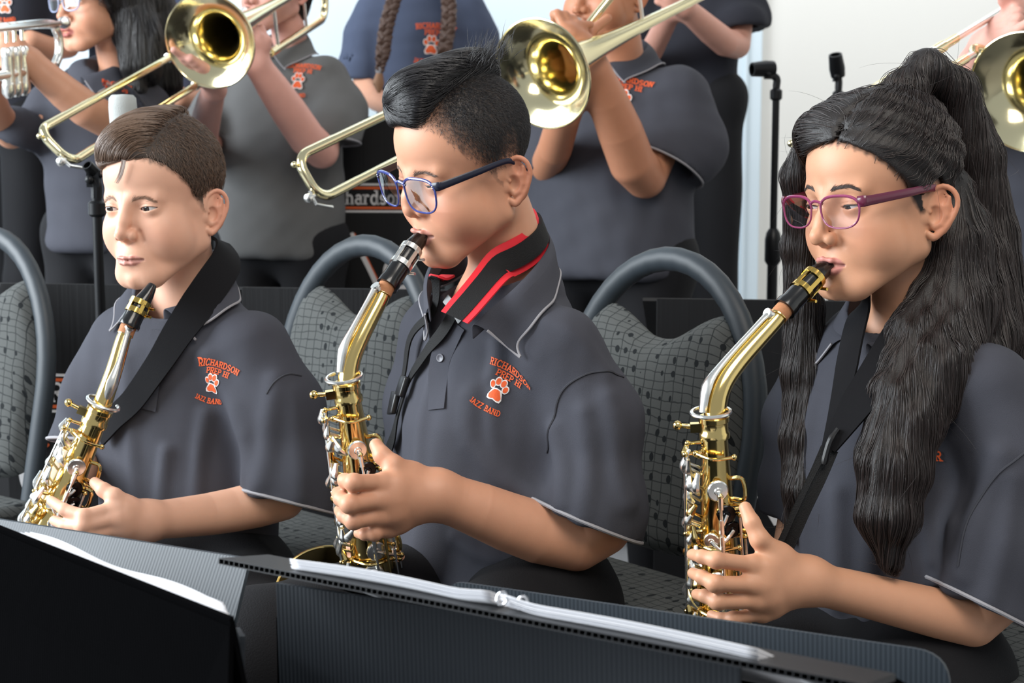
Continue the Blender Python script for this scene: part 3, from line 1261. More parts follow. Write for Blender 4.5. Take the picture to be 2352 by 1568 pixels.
def lens_mat(name, tint=(1, 1, 1), refl=0.10):
    m = bpy.data.materials.new(name)
    m.use_nodes = True
    nt = m.node_tree
    nt.nodes.clear()
    o = nt.nodes.new('ShaderNodeOutputMaterial')
    mx = nt.nodes.new('ShaderNodeMixShader')
    t = nt.nodes.new('ShaderNodeBsdfTransparent')
    t.inputs['Color'].default_value = (*tint, 1)
    g = nt.nodes.new('ShaderNodeBsdfGlossy')
    g.inputs['Roughness'].default_value = 0.03
    lw = nt.nodes.new('ShaderNodeLayerWeight')
    lw.inputs['Blend'].default_value = 0.2
    ad = nt.nodes.new('ShaderNodeMath')
    ad.operation = 'MULTIPLY_ADD'
    ad.inputs[1].default_value = .35
    ad.inputs[2].default_value = refl
    nt.links.new(lw.outputs['Fresnel'], ad.inputs[0])
    nt.links.new(ad.outputs[0], mx.inputs[0])
    nt.links.new(t.outputs[0], mx.inputs[1])
    nt.links.new(g.outputs[0], mx.inputs[2])
    nt.links.new(mx.outputs[0], o.inputs[0])
    return m


def collar(shirt, neck_c, neck_dir, r_in, path_l, path_r, back, m, m_trim, parent, stand=0.018):
    pass


M['shirt'] = mat('shirt_knit', srgb(66, 67, 75), 0.85, bump=0.35, bscale=1400, var=0.07, vscale=30, spec=0.25)
M['trim'] = mat('shirt_trim', srgb(150, 148, 152), 0.85)
M['orange'] = mat('orange_thread', srgb(226, 92, 38), 0.7)
M['white'] = mat('white_thread', srgb(235, 228, 225), 0.7)
M['black_cloth'] = mat('black_cloth', srgb(20, 20, 23), 0.9, bump=0.2, bscale=900, spec=0.2)

# ---------------------------------------------------------------- the room
M['wall'] = mat('warm_white_wall', srgb(236, 234, 228), .9, bump=.05, bscale=60)
M['screen'] = mat('pale_blue_panel', srgb(222, 236, 244), .6, var=.015, vscale=1.2)
M['floor'] = mat('grey_carpet', srgb(140, 140, 142), .95, bump=.5, bscale=400, var=.15, vscale=200)
M['ceiling'] = mat('ceiling_white', srgb(225, 225, 222), .9)
M['riser'] = mat('black_carpet', srgb(30, 30, 32), .95)
YB = 5.6


def box(name, lo, hi, m, parent=None, bevel=.0):
    lo, hi = np.array(lo, float), np.array(hi, float)
    return MB().box((lo + hi) / 2, hi - lo).build(name, m, parent, smooth=False, bevel=bevel)


struct(box('floor', (-4.5, -1.5, FL - .1), (4.5, YB, FL), M['floor']))
struct(box('wall_back', (-4.5, YB, FL - .1), (4.5, YB + .12, 3.9), M['wall']))
struct(box('wall_right', (4.5, -1.5, FL - .1), (4.62, YB + .12, 3.9), M['wall']))
struct(box('baseboard_back', (-4.5, YB - .015, FL), (4.5, YB, FL + .1), M['wall']))
xe = (1742 - 1176) / FPX * (YB - .02)
struct(box('trim_1', (-4.4, YB - .03, FL + .1), (xe, YB, 3.6), M['screen'], bevel=.004))
for i, px in enumerate((1672, 1706)):
    xx = (px - 1176) / FPX * (YB - .03)
    struct(box('trim_%d' % (i + 2), (xx - .006, YB - .042, FL + .1), (xx + .006, YB - .03, 3.6), M['screen'], bevel=.003))
rz = FL + .28
o = box('riser', (-3.4, 4.13, FL), (.25, 5.4, rz), M['riser'], bevel=.01)
tag(o, 'low black platform under the back row', 'platform')

# ---------------------------------------------------------------- banquet chairs
M['chair_frame'] = mat('slate_metal', srgb(46, 53, 59), .5, .0, var=.05, vscale=40)


def chair_fabric():
    m = mat('chair_fabric', srgb(104, 110, 110), .9, bump=.3, bscale=1200, spec=.2)
    nt = m.node_tree
    N, L = nt.nodes.new, nt.links.new
    b = nt.nodes['Principled BSDF']
    tc = [n for n in nt.nodes if n.type == 'TEX_COORD'][0]
    nz = N('ShaderNodeTexNoise')
    nz.inputs['Scale'].default_value = 22
    L(tc.outputs['Object'], nz.inputs['Vector'])
    sc = N('ShaderNodeVectorMath')
    sc.operation = 'MULTIPLY_ADD'
    sc.inputs[1].default_value = (.012, .012, .012)
    L(nz.outputs['Color'], sc.inputs[0])
    L(tc.outputs['Object'], sc.inputs[2])
    sp = N('ShaderNodeSeparateXYZ')
    L(sc.outputs[0], sp.inputs[0])

    def math_(op, a, bb=None, c=None):
        n = N('ShaderNodeMath')
        n.operation = op
        for i, v in enumerate((a, bb, c)):
            if v is None:
                continue
            if isinstance(v, (int, float)):
                n.inputs[i].default_value = v
            else:
                L(v, n.inputs[i])
        return n.outputs[0]

    def lines(sock, step, wd):
        f = math_('ABSOLUTE', math_('SUBTRACT', math_('FRACT', math_('DIVIDE', sock, step)), .5))
        return math_('LESS_THAN', f, wd)
    # seat uses y, the back uses z: their sum runs along both
    yz = math_('ADD', sp.outputs['Z'], sp.outputs['Y'])
    g = math_('MAXIMUM', lines(sp.outputs['X'], .019, .045), lines(yz, .0145, .055))
    cmb = N('ShaderNodeCombineXYZ')
    L(sp.outputs['X'], cmb.inputs[0])
    L(math_('MULTIPLY', yz, .62), cmb.inputs[1])
    vo = N('ShaderNodeTexVoronoi')
    vo.inputs['Scale'].default_value = 50
    vo.inputs['Randomness'].default_value = .35
    L(cmb.outputs[0], vo.inputs['Vector'])
    dots = math_('LESS_THAN', vo.outputs['Distance'], .21)
    k = math_('MAXIMUM', math_('MULTIPLY', g, .8), dots)
    mx = N('ShaderNodeMix')
    mx.data_type = 'RGBA'
    L(k, mx.inputs['Factor'])
    mx.inputs['A'].default_value = (*srgb(84, 86, 85), 1)
    mx.inputs['B'].default_value = (*srgb(32, 35, 37), 1)
    L(mx.outputs['Result'], b.inputs['Base Color'])
    return m


M['chair_fabric'] = chair_fabric()


def make_chair(label):
    root = thing('banquet_chair', label, 'chair', (0, 0, 0), 'banquet chairs of the front row')
    # arched back frame, leaning back a little
    lean = lambda z: .20 + (z - .45) * .14
    pts = []
    for z in np.linspace(.30, .66, 8):
        pts.append((-.158 - (z - .30) * .085, lean(z), z))
    for a in np.linspace(180, 0, 22):
        q = math.radians(a)
        pts.append((.189 * math.cos(q), lean(.68 + .235 * math.sin(q)), .68 + .235 * math.sin(q)))
    for z in np.linspace(.66, .30, 8):
        pts.append((.158 + (z - .30) * .085, lean(z), z))
    b = MB()
    b.tube(pts, .0155, 12, up=(0, 1, 0), flat=1.15)
    b.build('back_frame', M['chair_frame'], root)
    # padded back with a dipped top
    n = 40
    u = np.linspace(-1, 1, n)
    top = .835 - .035 * np.cos(u * math.pi) * (np.abs(u) < 1) * np.clip(1.15 - np.abs(u), 0, 1) - .115 * np.clip((np.abs(u) - .62) / .38, 0, 1) ** 2.2
    bot = .50 + .02 * np.abs(u) ** 4
    rows = []
    for t in np.linspace(0, 1, 26):
        z = bot * (1 - t) + top * t
        x = u * (.150 + .022 * t)
        bul = .034 * (np.clip(1 - np.abs(u) ** 6, 0, 1) * np.clip(1 - abs(2 * t - 1) ** 8, 0, 1)) ** .5
        rows.append((x, lean(z), z, bul))
    G1 = np.array([[(r[0][i], r[1][i] - r[3][i] - .002, r[2][i]) for i in range(n)] for r in rows])
    G2 = np.array([[(r[0][i], r[1][i] + r[3][i] * .35 + .002, r[2][i]) for i in range(n)] for r in rows])
    b = MB()
    b.grid(G1[:, ::-1])
    b.grid(G2)
    for e1, e2 in ((G1[0], G2[0]), (G2[-1], G1[-1]), (G2[:, 0], G1[:, 0]), (G1[:, -1], G2[:, -1])):
        b.grid(np.stack([e1, e2], 0))
    b.build('back_pad', M['chair_fabric'], root, ang=60)

    def f(P):
        q = np.abs(P - V(0, -.02, .445)) - V(.19, .20, .012)
        return np.linalg.norm(np.maximum(q, 0), axis=1) + np.minimum(q.max(1), 0) - .022
    v, q = snets(f, (-.25, -.28, .39), (.25, .24, .5), .008)
    put('seat', mesh_np('seat', v, q), M['chair_fabric'], root)
    b = MB()
    b.tube([(-.2, -.2, .405), (.2, -.2, .405), (.2, .19, .405), (-.2, .19, .405)], .012, 8, closed=True)
    b.build('seat_frame', M['chair_frame'], root)
    for sx in (-1, 1):
        b = MB()
        b.tube([(.19 * sx, -.20, .41), (.20 * sx, -.23, .005)], .0125, 10)
        b.build('leg', M['chair_frame'], root)
        b = MB()
        b.tube([(.158 * sx, .18, .31), (.175 * sx, .20, .2), (.19 * sx, .25, .005)], .0125, 10)
        b.build('leg', M['chair_frame'], root)
    return root


def dup(root, label):
    r = root.copy()
    COL.objects.link(r)
    r['label'] = label
    for ch in list(root.children):
        c = ch.copy()
        COL.objects.link(c)
        c.parent = r
    return r


ch0 = make_chair('patterned grey banquet chair cut by the left picture edge')
spots = [((-.945, 2.80), -38, None), ((-.262, 2.56), -45, 'patterned grey banquet chair with arched back behind the left boy'),
         ((.198, 2.29), -50, 'patterned grey banquet chair with arched back between the middle boy and the girl'), ((.735, 2.12), -52, 'banquet chair behind the girl, only its frame edge showing')]
for (x, y), yw, lab in spots:
    c = ch0 if lab is None else dup(ch0, lab)
    o_ = rot(yw) @ V(0, .22, 0)
    c.location = (x - o_[0], y - o_[1], FL + Z0)
    c.rotation_euler = (0, 0, math.radians(yw))

# ---------------------------------------------------------------- black stand fronts of the rows behind
M['board'] = mat('black_fluted_plastic', srgb(17, 17, 19), .55, bump=.25, bscale=160, stretch=(1, 1, .02), spec=.3)
M['print_white'] = mat('white_print', srgb(214, 212, 212), .6)
M['print_orange'] = mat('orange_print', srgb(214, 92, 34), .6)


def stand_front(label, c, yaw, wd, top, hgt, floor_z, text_h=.034, marks=()):
    """c: centre (x, y); a folding plastic music stand seen from its printed front"""
    root = thing('stand_front', label, 'music stand', (c[0], c[1], floor_z), 'printed music stands of the rows behind')
    R = rot(yaw)
    X, Y = R @ V(1, 0, 0), R @ V(0, -1, 0)
    C0 = V(c[0], c[1], 0)
    b = MB()
    b.box(C0 + V(0, 0, top - hgt / 2), (wd, .006, hgt), R)
    pan = b.build('front_panel', M['board'], root, smooth=False, bevel=.001)
    for sx in (-1, 1):
        b = MB()
        b.box(C0 + X * sx * (wd / 2 - .003) - Y * .11 + V(0, 0, (top - .13 + floor_z) / 2), (.006, .22, top - .13 - floor_z), R)
        b.build('side_panel', M['board'], root, smooth=False)
    b = MB()
    q = rot(yaw, -24)
    b.box(C0 - Y * .15 + V(0, 0, top - .068), (wd + .05, .32, .006), q)
    b.build('desk', M['board'], root, smooth=False)
    fn = lambda uv, off=.004: C0 + Y * off + uv[:, :1] * X + uv[:, 1:] * V(0, 0, 1) + V(0, 0, top)
    for v, m, h in ((-.172, 'print_white', .005), (-.181, 'print_orange', .006), (-.232, 'print_orange', .006), (-.241, 'print_white', .005)):
        p = Print2D()
        p.q.append(np.stack([np.stack([np.linspace(-.145, .145, 12), np.full(12, v - h / 2)], 1), np.stack([np.linspace(-.145, .145, 12), np.full(12, v + h / 2)], 1)], 1))
        p.lay(lambda uv: fn(uv, .0042), 'printed_line', M[m], pan)
    Print2D().text('Richardson', text_h, 0, -.222, weight=.15, serif=.12).lay(lambda uv: fn(uv, .0042), 'printed_name', M['print_white'], pan)
    for kind, pts, w_ in marks:
        for m, o, k in ((('print_orange', .0042, 1.0), ('print_white', .005, .62)) if kind == 'both' else (('print_white', .0045, 1.0),)):
            p = Print2D()
            cv = bez([(a, bb, 0) for a, bb in pts], 24)[:, :2]
            p.q.append(stroke_quads(cv + ((.004, -.003) if m == 'print_orange' else (0, 0)), w_ * (1 if m == 'print_orange' else .9)))
            p.lay(lambda uv, o=o: fn(uv, o), 'printed_swirl', M[m], pan)
    return root


swirl = [('both', [(-.13, -.30), (-.165, -.34), (-.16, -.39), (-.125, -.40)], .022), ('both', [(-.10, -.42), (-.13, -.45), (-.14, -.49)], .02), ('both', [(-.03, -.30), (.02, -.40), (.05, -.47)], .014),
         ('both', [(.09, -.36), (.06, -.38), (.06, -.42), (.09, -.44), (.12, -.42), (.12, -.38), (.09, -.36)], .014), ('both', [(-.17, -.52), (-.14, -.50), (-.11, -.53), (-.13, -.56), (-.17, -.55)], .013)]
stand_front('printed black music stand behind the girl braided at both sides', ((835 - 1176) / FPX * 4.15, 4.15), -4, .42, 1.282, .62, rz, marks=swirl)
stand_front('printed black music stand standing left of the left boy', ((232 - 1176) / FPX * 2.98, 2.98), -8, .40, .965, .66, FL, marks=swirl)
stand_front('printed black music stand half hidden between the left and the middle boy', ((800 - 1176) / FPX * 2.9, 2.9), -8, .40, .965, .66, FL, marks=swirl)
stand_front('printed black music stand seen between chair frame and the long hair of the girl', ((1775 - 1176) / FPX * 2.8, 2.8), -8, .40, .955, .66, FL, text_h=.029, marks=[('one', [(-.035, -.295), (-.01, -.34), (.02, -.39)], .028)])

# ---------------------------------------------------------------- microphone stands
M['black_metal'] = mat('black_metal', srgb(22, 23, 25), .4, .5)
M['foam'] = mat('grey_foam', srgb(176, 180, 178), .95, bump=.6, bscale=700)


def mic_stand(label, top_px, Y, clip, k=1.0):
    P = at(top_px[0], top_px[1], Y)
    root = thing('microphone_stand', label, 'microphone stand', (P[0], P[1], FL), 'microphone stands')
    base = V(P[0], P[1], FL)
    b = MB()
    b.lathe(base, (0, 0, 1), [(0, .13), (.012, .13), (.022, .10), (.03, .03)], 28)
    b.build('base', M['black_metal'], root)
    b = MB()
    mid = P[2] - .36
    b.tube([base + V(0, 0, .02), V(P[0], P[1], mid)], .0125, 12)
    b.tube([V(P[0], P[1], mid), P], .0085, 12)
    b.build('pole', M['black_metal'], root)
    b = MB()
    b.lathe(V(P[0], P[1], mid - .05), (0, 0, 1), [(0, .013), (.01, .019), (.06, .019), (.075, .016), (.085, .010)], 14)
    b.build('clutch', M['black_metal'], root)
    b = MB()
    b.lathe(P - V(0, 0, .03), (0, 0, 1), [(0, .010), (.004, .014), (.022, .014), (.026, .010)], 14)
    q = P + V(clip[0] * .3, 0, .03)
    b.tube(bez([P, P + V(0, 0, .02), q], 8), .009, 10)
    b.box(q, (.02, .016, .024))
    b.build('swivel', M['black_metal'], root, ang=30)
    b = MB()
    d = nrm(V(clip[0], -.02, clip[1]))
    b.lathe(q - d * .012 + V(0, 0, .012), d, [(0, .012 * k), (0, .017 * k), (.02 * k, .019 * k), (.055 * k, .016 * k), (.055 * k, .012 * k), (.02 * k, .015 * k)], 16)
    b.ball(q + V(-.004, -.012, 0), .0075, 10)
    b.build('clip', M['black_metal'], root)
    return root, q, d


mic_stand('black microphone stand with an empty clip before the white wall', (1783, 200), 3.75, (-.06, -.004))
mic_stand('second black microphone stand, its tilted clip above the dark hair of the girl', (1926, 205), 3.9, (-.012, .05))
# microphone with grey foam held by the third stand
Pm = at(225, 470, 2.62)
root, q, d = mic_stand('black microphone stand behind the left boy, its clamp beside his forehead', (222, 455), 2.62, (-.012, .02), .55)
mic = thing('microphone', 'microphone under a pale grey foam windscreen behind the left boy', 'microphone', at(278, 330, 2.62))
b = MB()
b.tube(bez([q + V(0, 0, .01), at(240, 395, 2.62), at(268, 350, 2.62), at(283, 330, 2.62)], 12), .0065, 10)
b.build('handle', M['black_metal'], mic)
b = MB()
p0, p1 = at(286, 345, 2.62), at(281, 218, 2.62)
ax = nrm(p1 - p0)
Lm = np.linalg.norm(p1 - p0)
b.lathe(p0, ax, [(0, .012), (.004, .019), (.03, .021), (Lm - .02, .0225), (Lm - .005, .0215), (Lm, .017), (Lm + .001, .002)], 24)
b.build('windscreen', M['foam'], mic)

# ---------------------------------------------------------------- the three saxophone players
SK1, SK2, SK3 = srgb(222, 172, 146), srgb(208, 152, 122), srgb(206, 152, 120)


def collar_mesh(sh, cen, zf, zb, r_in, wid, a0, a1, parent, mt, mtrim, tip=0.02, stand=0.022, n=56, lean=(0, 0), fold=None):
    """folded collar round the neck in the shirt's frame; angles from the front, + to the person's left.
    fold: the fold line itself as world points, from the front left round the back to the front right"""
    a = np.radians(np.linspace(a0, a1, n))
    if fold is None:
        dirs = np.stack([np.sin(a), -np.cos(a), np.zeros(n)], 1)
        k = (1 - np.cos(a)) / 2
        z = zf + (zb - zf) * k
        c = np.array([cen[0] + lean[0] * k, cen[1] + lean[1] * k, z]).T
        r = np.interp(np.abs(np.degrees(a)), [0, 60, 180], r_in)
        top = c + dirs * r[:, None]
    else:
        F = bez([sh.L(np.asarray(p, float)[None])[0] for p in fold], 60)
        i = np.linspace(0, len(F) - 1, n)
        top = np.stack([np.interp(i, np.arange(len(F)), F[:, j]) for j in range(3)], 1)
        dirs = (top - V(*cen, 0)) * V(1, 1, 0)
        dirs = nrm_rows(dirs)
    t = np.minimum(np.arange(n), np.arange(n)[::-1]) / (n / 12)
    e = np.clip(1 - t, 0, 1)[:, None]
    sd = np.where(np.arange(n)[:, None] < n / 2, V(.95, -.30, 0)[None], V(-.95, -.30, 0)[None])
    out_d = nrm_rows(dirs * (1 - e) + sd * e)
    inn = top - np.array([0, 0, stand]) - dirs * 0.003
    wd = wid + tip * np.clip(1 - t, 0, 1)
    core = lambda P: sh.core(P)
    out = project(core, sh.W(top + out_d * (wd * .85)[:, None] - np.array([0, 0, 1]) * (wd * .55)[:, None]), 0.0065, 8)
    topW, innW = sh.W(top), sh.W(inn)
    mid1 = topW * .65 + out * .35 + dirs @ sh.R.T * 0.004 + V(0, 0, .006)
    q = topW * .3 + out * .7
    mid2 = project(core, q, 0.009, 2) * .5 + q * .5
    G = np.stack([innW, topW * .5 + innW * .5, topW + V(0, 0, .002), mid1, mid2, out], 1)
    for _ in range(2):
        G[1:-1] = (G[:-2] + 2 * G[1:-1] + G[2:]) / 4
    b = MB()
    b.grid(G)
    o = b.build('collar', mt, parent, solid=0.0028, sub=2)
    b = MB()
    edge = np.concatenate([G[0, 3:], G[1:-1, -1], G[-1, :2:-1]])
    b.tube(bez(edge, 160), 0.0017, n=6)
    b.build('collar_trim', mtrim, o)
    return o


def polo_details(sh, parent, y0, placket, buttons, logo=None, seams=()):
    f = sh.field
    b, P, g = surf_band(f, placket, y0, 0.030, off=0.0008, thick=0.0016)
    o = b.build('placket', M['shirt'], parent)
    for px, py in buttons:
        b = MB()
        C = ray(f, px, py, y0)
        _, gg = fgrad(f, C)
        nn = nrm(gg[0])
        b.lathe(C[0] + nn * 0.002, nn, [(0, .0045), (.0012, .0055), (.0022, .005), (.0022, .0038), (.0016, .0030), (.0016, .0002)], 16)
        b.build('button', M['button'], o)
    if logo:
        fn = frame_on(f, *logo[:3], y0)
        s = logo[3]
        Print2D().text('RICHARDSON', .0118 * s, .010 * s, .0405 * s, arc=4.5 / s, weight=.19).lay(fn, 'chest_lettering', M['orange'], parent)
        Print2D().text('PREP HI', .0108 * s, .010 * s, .0250 * s, arc=3 / s, weight=.19).lay(fn, 'chest_lettering', M['orange'], parent)
        Print2D().text('JAZZ BAND', .0096 * s, -.006 * s, -.043 * s, arc=-5 / s, weight=.19).lay(fn, 'chest_lettering', M['orange'], parent)
        paw(fn, .043 * s, parent, M['orange'], M['white'])
    for path in seams:
        P = bez(ray(f, [p[0] for p in path], [p[1] for p in path], y0), 40)
        P = project(f, P, 0.0006, 3)
        b = MB()
        b.tube(P, 0.0014, n=5)
        b.build('seam', M['shirt_dark'], parent)


M['button'] = mat('grey_button', srgb(92, 92, 100), 0.4)
M['shirt_dark'] = mat('shirt_seam', srgb(58, 59, 66), 0.9)
M['trousers'] = mat('black_trousers', srgb(22, 22, 25), 0.85, bump=0.3, bscale=500, var=.1, spec=.25)


def trousers(parent, hipL, hipR, kneeL, kneeR, footL, footR, r=(.085, .07, .05), pel=None, mt=None, h=.008):
    def f(P):
        d = smin(chain(P, [hipL, kneeL, footL], r, .03), chain(P, [hipR, kneeR, footR], r, .03), .03)
        c = (np.asarray(hipL) + hipR) / 2
        return smin(smin(d, rc(P, hipL, hipR, r[0] * 1.02, r[0] * 1.02), .04), np.linalg.norm((P - c - V(0, 0, .05)) / V(1, 1, 1), axis=1) - r[0] * 1.05, .05) + .0025 * vnoise(P * 22, 4)
    pts = np.array([hipL, hipR, kneeL, kneeR, footL, footR])
    v, q = snets(f, pts.min(0) - .16, pts.max(0) + .2, h)
    return put('trousers', mesh_np('trousers', v, q), mt or M['trousers'], parent)


def shoes(parent, footL, footR, fwd, mt):
    for p in (footL, footR):
        p = np.asarray(p, float)
        fwd = nrm(fwd)

        def f(P):
            d = rc(P, V(p[0], p[1], .045), V(p[0], p[1], .035) + fwd * .13, .042, .034)
            d = smin(d, rc(P, V(p[0], p[1], .05), V(p[0], p[1], .11), .04, .042), .03)
            return smax(d, 0.004 - P[:, 2], .004)
        v, q = snets(f, p * V(1, 1, 0) - V(.2, .2, 0), p * V(1, 1, 0) + V(.2, .2, .17), .008)
        put('shoe', mesh_np('shoe', v, q), mt, parent)


M['shoe'] = mat('black_shoe', srgb(18, 18, 20), 0.5)

# ======================= boy at the left
B1 = thing('person', 'boy with short side parted brown hair holding his saxophone away from closed lips', 'person', (-.47, 2.28, 0), 'saxophone players in the front row')
HB1 = Head((-.484, 2.241, 1.153), -24, 5, -1, (.965, .983, 1.036), eye_hu=2.9, eye_hl=2.8, mouth='rest', mouth_z=-66, lip=.62,
           hairline=[(0, 66), (20, 60), (36, 50), (50, 34), (60, 20), (70, 2), (78, -10), (86, -14), (90, 0), (98, 11), (112, 9), (122, -16), (135, -46), (160, -62), (180, -66)], nose_w=11, nose_tip=8, nose_y=-110,
           ear_flare=.75, ear_y=7, brow=9, skin=SK1, lipc=srgb(200, 142, 130), scalp=srgb(70, 56, 46), fade=16, gaze=(-5, -3), mouth_w=22, lash=.5, eye_c=srgb(60, 48, 42), cheek=31, neck=44)
hand1L = hand_field(at(335, 1196, 2.035),
                    [at(266, 1166, 2.000), at(268, 1190, 1.995), at(274, 1212, 2.000), at(285, 1228, 2.015)],
                    [at(192, 1185, 1.975), at(190, 1207, 1.970), at(200, 1228, 1.975), at(222, 1243, 1.995)],
                    [at(148, 1170, 1.985), at(150, 1205, 1.985), at(165, 1232, 1.985), at(190, 1247, 2.000)],
                    [at(118, 1150, 2.005), at(125, 1195, 2.005), at(140, 1228, 2.005), at(165, 1245, 2.015)],
                    [at(292, 1170, 2.015), at(262, 1140, 2.005), at(238, 1125, 2.010), at(218, 1108, 2.025)], sc=1.0, wr=.026)
BB1 = Body(HB1, (-.47, 2.28, 1.0), [
    ([V(-.465, 2.29, 1.0), V(-.345, 2.235, .93), V(-.285, 2.185, .755), at(590, 1160, 2.15), at(480, 1182, 2.11), at(335, 1196, 2.035)], [.034, .032, .034, .031, .0285, .024]),
    ([V(-.465, 2.29, 1.0), V(-.575, 2.335, .93), V(-.627, 2.31, .76), at(150, 1090, 2.20), at(120, 1190, 2.10)], [.034, .032, .034, .029, .024])],
    [hand1L])
BB1.build(B1, h=.0015)
HB1.eyes(B1, M)
S1 = Shirt((-.47, 2.285, 0), -20,
           [(.56, 0, 0, 0.139, 0.105), (.70, 0, 0, 0.136, 0.100), (.80, 0, 0, 0.136, 0.096), (.90, 0, 0, 0.136, 0.091), (.95, 0, 0, 0.126, 0.083), (.985, 0, 0, 0.103, 0.071), (1.015, 0, 0, 0.079, 0.064), (1.05, 0, .005, 0.062, 0.058), (1.08, 0, .01, 0.052, 0.050)],
           [dict(pts=[V(-0.363, 2.225, .948), V(-0.323, 2.20, .86), V(-0.303, 2.17, .765), V(-0.298, 2.15, .68)], rad=[0.054, 0.058, 0.060, 0.062], cut=(at(650, 1150, 2.16), (-.25, -.25, -.95)), piping=M['trim']),
            dict(pts=[V(-0.565, 2.32, .945), V(-0.605, 2.325, .86), V(-0.622, 2.31, .78), V(-0.630, 2.30, .70)], rad=[0.052, 0.052, 0.050, 0.050], cut=(at(140, 1012, 2.31), (-.1, -.3, -.95)), piping=M['trim'])],
           folds=[([at(240, 1180, 2.14), at(215, 980, 2.15), at(210, 800, 2.17)], .012, .006), ([at(690, 1140, 2.1), at(700, 1000, 2.1), at(690, 880, 2.12)], .014, .006), ([at(505, 1130, 2.12), at(520, 1010, 2.12)], .010, .006), ([at(440, 1180, 2.15), at(455, 960, 2.16)], 0.0102, 0.0102), ([at(330, 1180, 2.14), at(345, 1050, 2.14)], 0.0102, 0.0102), ([at(560, 1120, 2.1), at(480, 950, 2.12), at(420, 830, 2.13)], 0.0170, 0.0102), ([at(640, 850, 2.12), at(600, 1000, 2.1), at(585, 1100, 2.1)], 0.0136, 0.0119)],
           neck_cut=(HB1.W((0, .012, -.125)), .056), noise=(.003, 13, 1))
S1.build(B1, M['shirt'])
collar_mesh(S1, (0, -.012), 1.005, 1.078, (.062, .060, .056), .046, 12, 330, B1, M['shirt'], M['trim'], lean=(0, .018))
polo_details(S1, B1, 1.7, [(372, 760), (352, 850), (338, 940)], [], ((488, 882), (548, 905), (499, 828), .64),
             seams=[[(612, 905), (626, 882), (645, 866), (665, 859), (692, 863)]])

# ======================= boy in the middle
B2 = thing('person', 'boy with blue framed glasses and black side parted hair playing a saxophone', 'person', (-.03, 2.05, 0), 'saxophone players in the front row')
HB2 = Head((-.059, 2.028, 1.207), -57, 16, 5, (1.03, .94, 1.04), eye_hu=.4, eye_hl=1.8, mouth='play', mouth_z=-63, mouth_y=5, nose_y=-105, nose_z=-29, nose_w=13, nose_tip=9, ear_z=-21,
           ear_flare=.72, skin=SK2, brow=11, lipc=srgb(200, 138, 122),
           hairline=[(0, 78), (18, 72), (32, 62), (44, 46), (52, 30), (62, 18), (72, 4), (80, -10), (87, -18), (90, -4), (98, 6), (112, 6), (122, -18), (135, -46), (160, -62), (180, -66)], scalp=srgb(62, 52, 46), fade=40, fade_pow=.5, lip=.62, cheek=33, cheek_z=-40, cheek_x=37, chin_r=18, jaw_w=52, eye_w=12.5, slant=.1, neck=50, blush=.4, lash=.6, chin_y=-74)
hand2L = hand_field(at(1003, 1135, 1.865),
                    [at(880, 1108, 1.825), at(874, 1146, 1.818), at(876, 1184, 1.822), at(893, 1212, 1.84)],
                    [at(812, 1108, 1.795), at(803, 1158, 1.79), at(812, 1196, 1.80), at(860, 1224, 1.82)],
                    [at(793, 1104, 1.81), at(783, 1145, 1.805), at(790, 1184, 1.812), at(838, 1226, 1.82)],
                    [at(788, 1100, 1.835), at(775, 1132, 1.83), at(780, 1172, 1.835), at(824, 1224, 1.83)],
                    [at(945, 1095, 1.86), at(903, 1068, 1.845), at(878, 1046, 1.85), at(864, 1022, 1.86)], sc=1.12, wr=.030)
hand2R = hand_field(at(925, 1330, 1.99),
                    [at(880, 1275, 1.965), at(878, 1300, 1.96), at(880, 1320, 1.96), at(890, 1340, 1.97)],
                    [at(845, 1262, 1.99), at(843, 1290, 1.985), at(848, 1315, 1.985), at(860, 1340, 1.99)],
                    [at(815, 1258, 2.0), at(815, 1285, 2.0), at(825, 1315, 2.0), at(840, 1340, 2.0)],
                    [at(790, 1262, 2.01), at(795, 1285, 2.01), at(810, 1318, 2.01), at(825, 1342, 2.01)],
                    [at(905, 1300, 1.965), at(890, 1270, 1.955), at(884, 1252, 1.95), at(880, 1238, 1.95)], sc=1.05, wr=.027)
BB2 = Body(HB2, (-.03, 2.06, 1.05), [
    ([V(-.03, 2.07, 1.03), V(.065, 1.97, .95), at(1415, 1258, 1.93), at(1230, 1225, 1.905), at(1100, 1170, 1.88), at(1003, 1135, 1.865)], [.036, .036, .038, .038, .033, .0275]),
    ([V(-.03, 2.07, 1.03), V(-.10, 2.145, .95), V(-.115, 2.17, .77), at(960, 1345, 2.05), at(925, 1330, 1.99)], [.036, .034, .034, .030, .026])],
    [hand2L, hand2R])
BB2.build(B2, h=.0015)
HB2.eyes(B2, M)
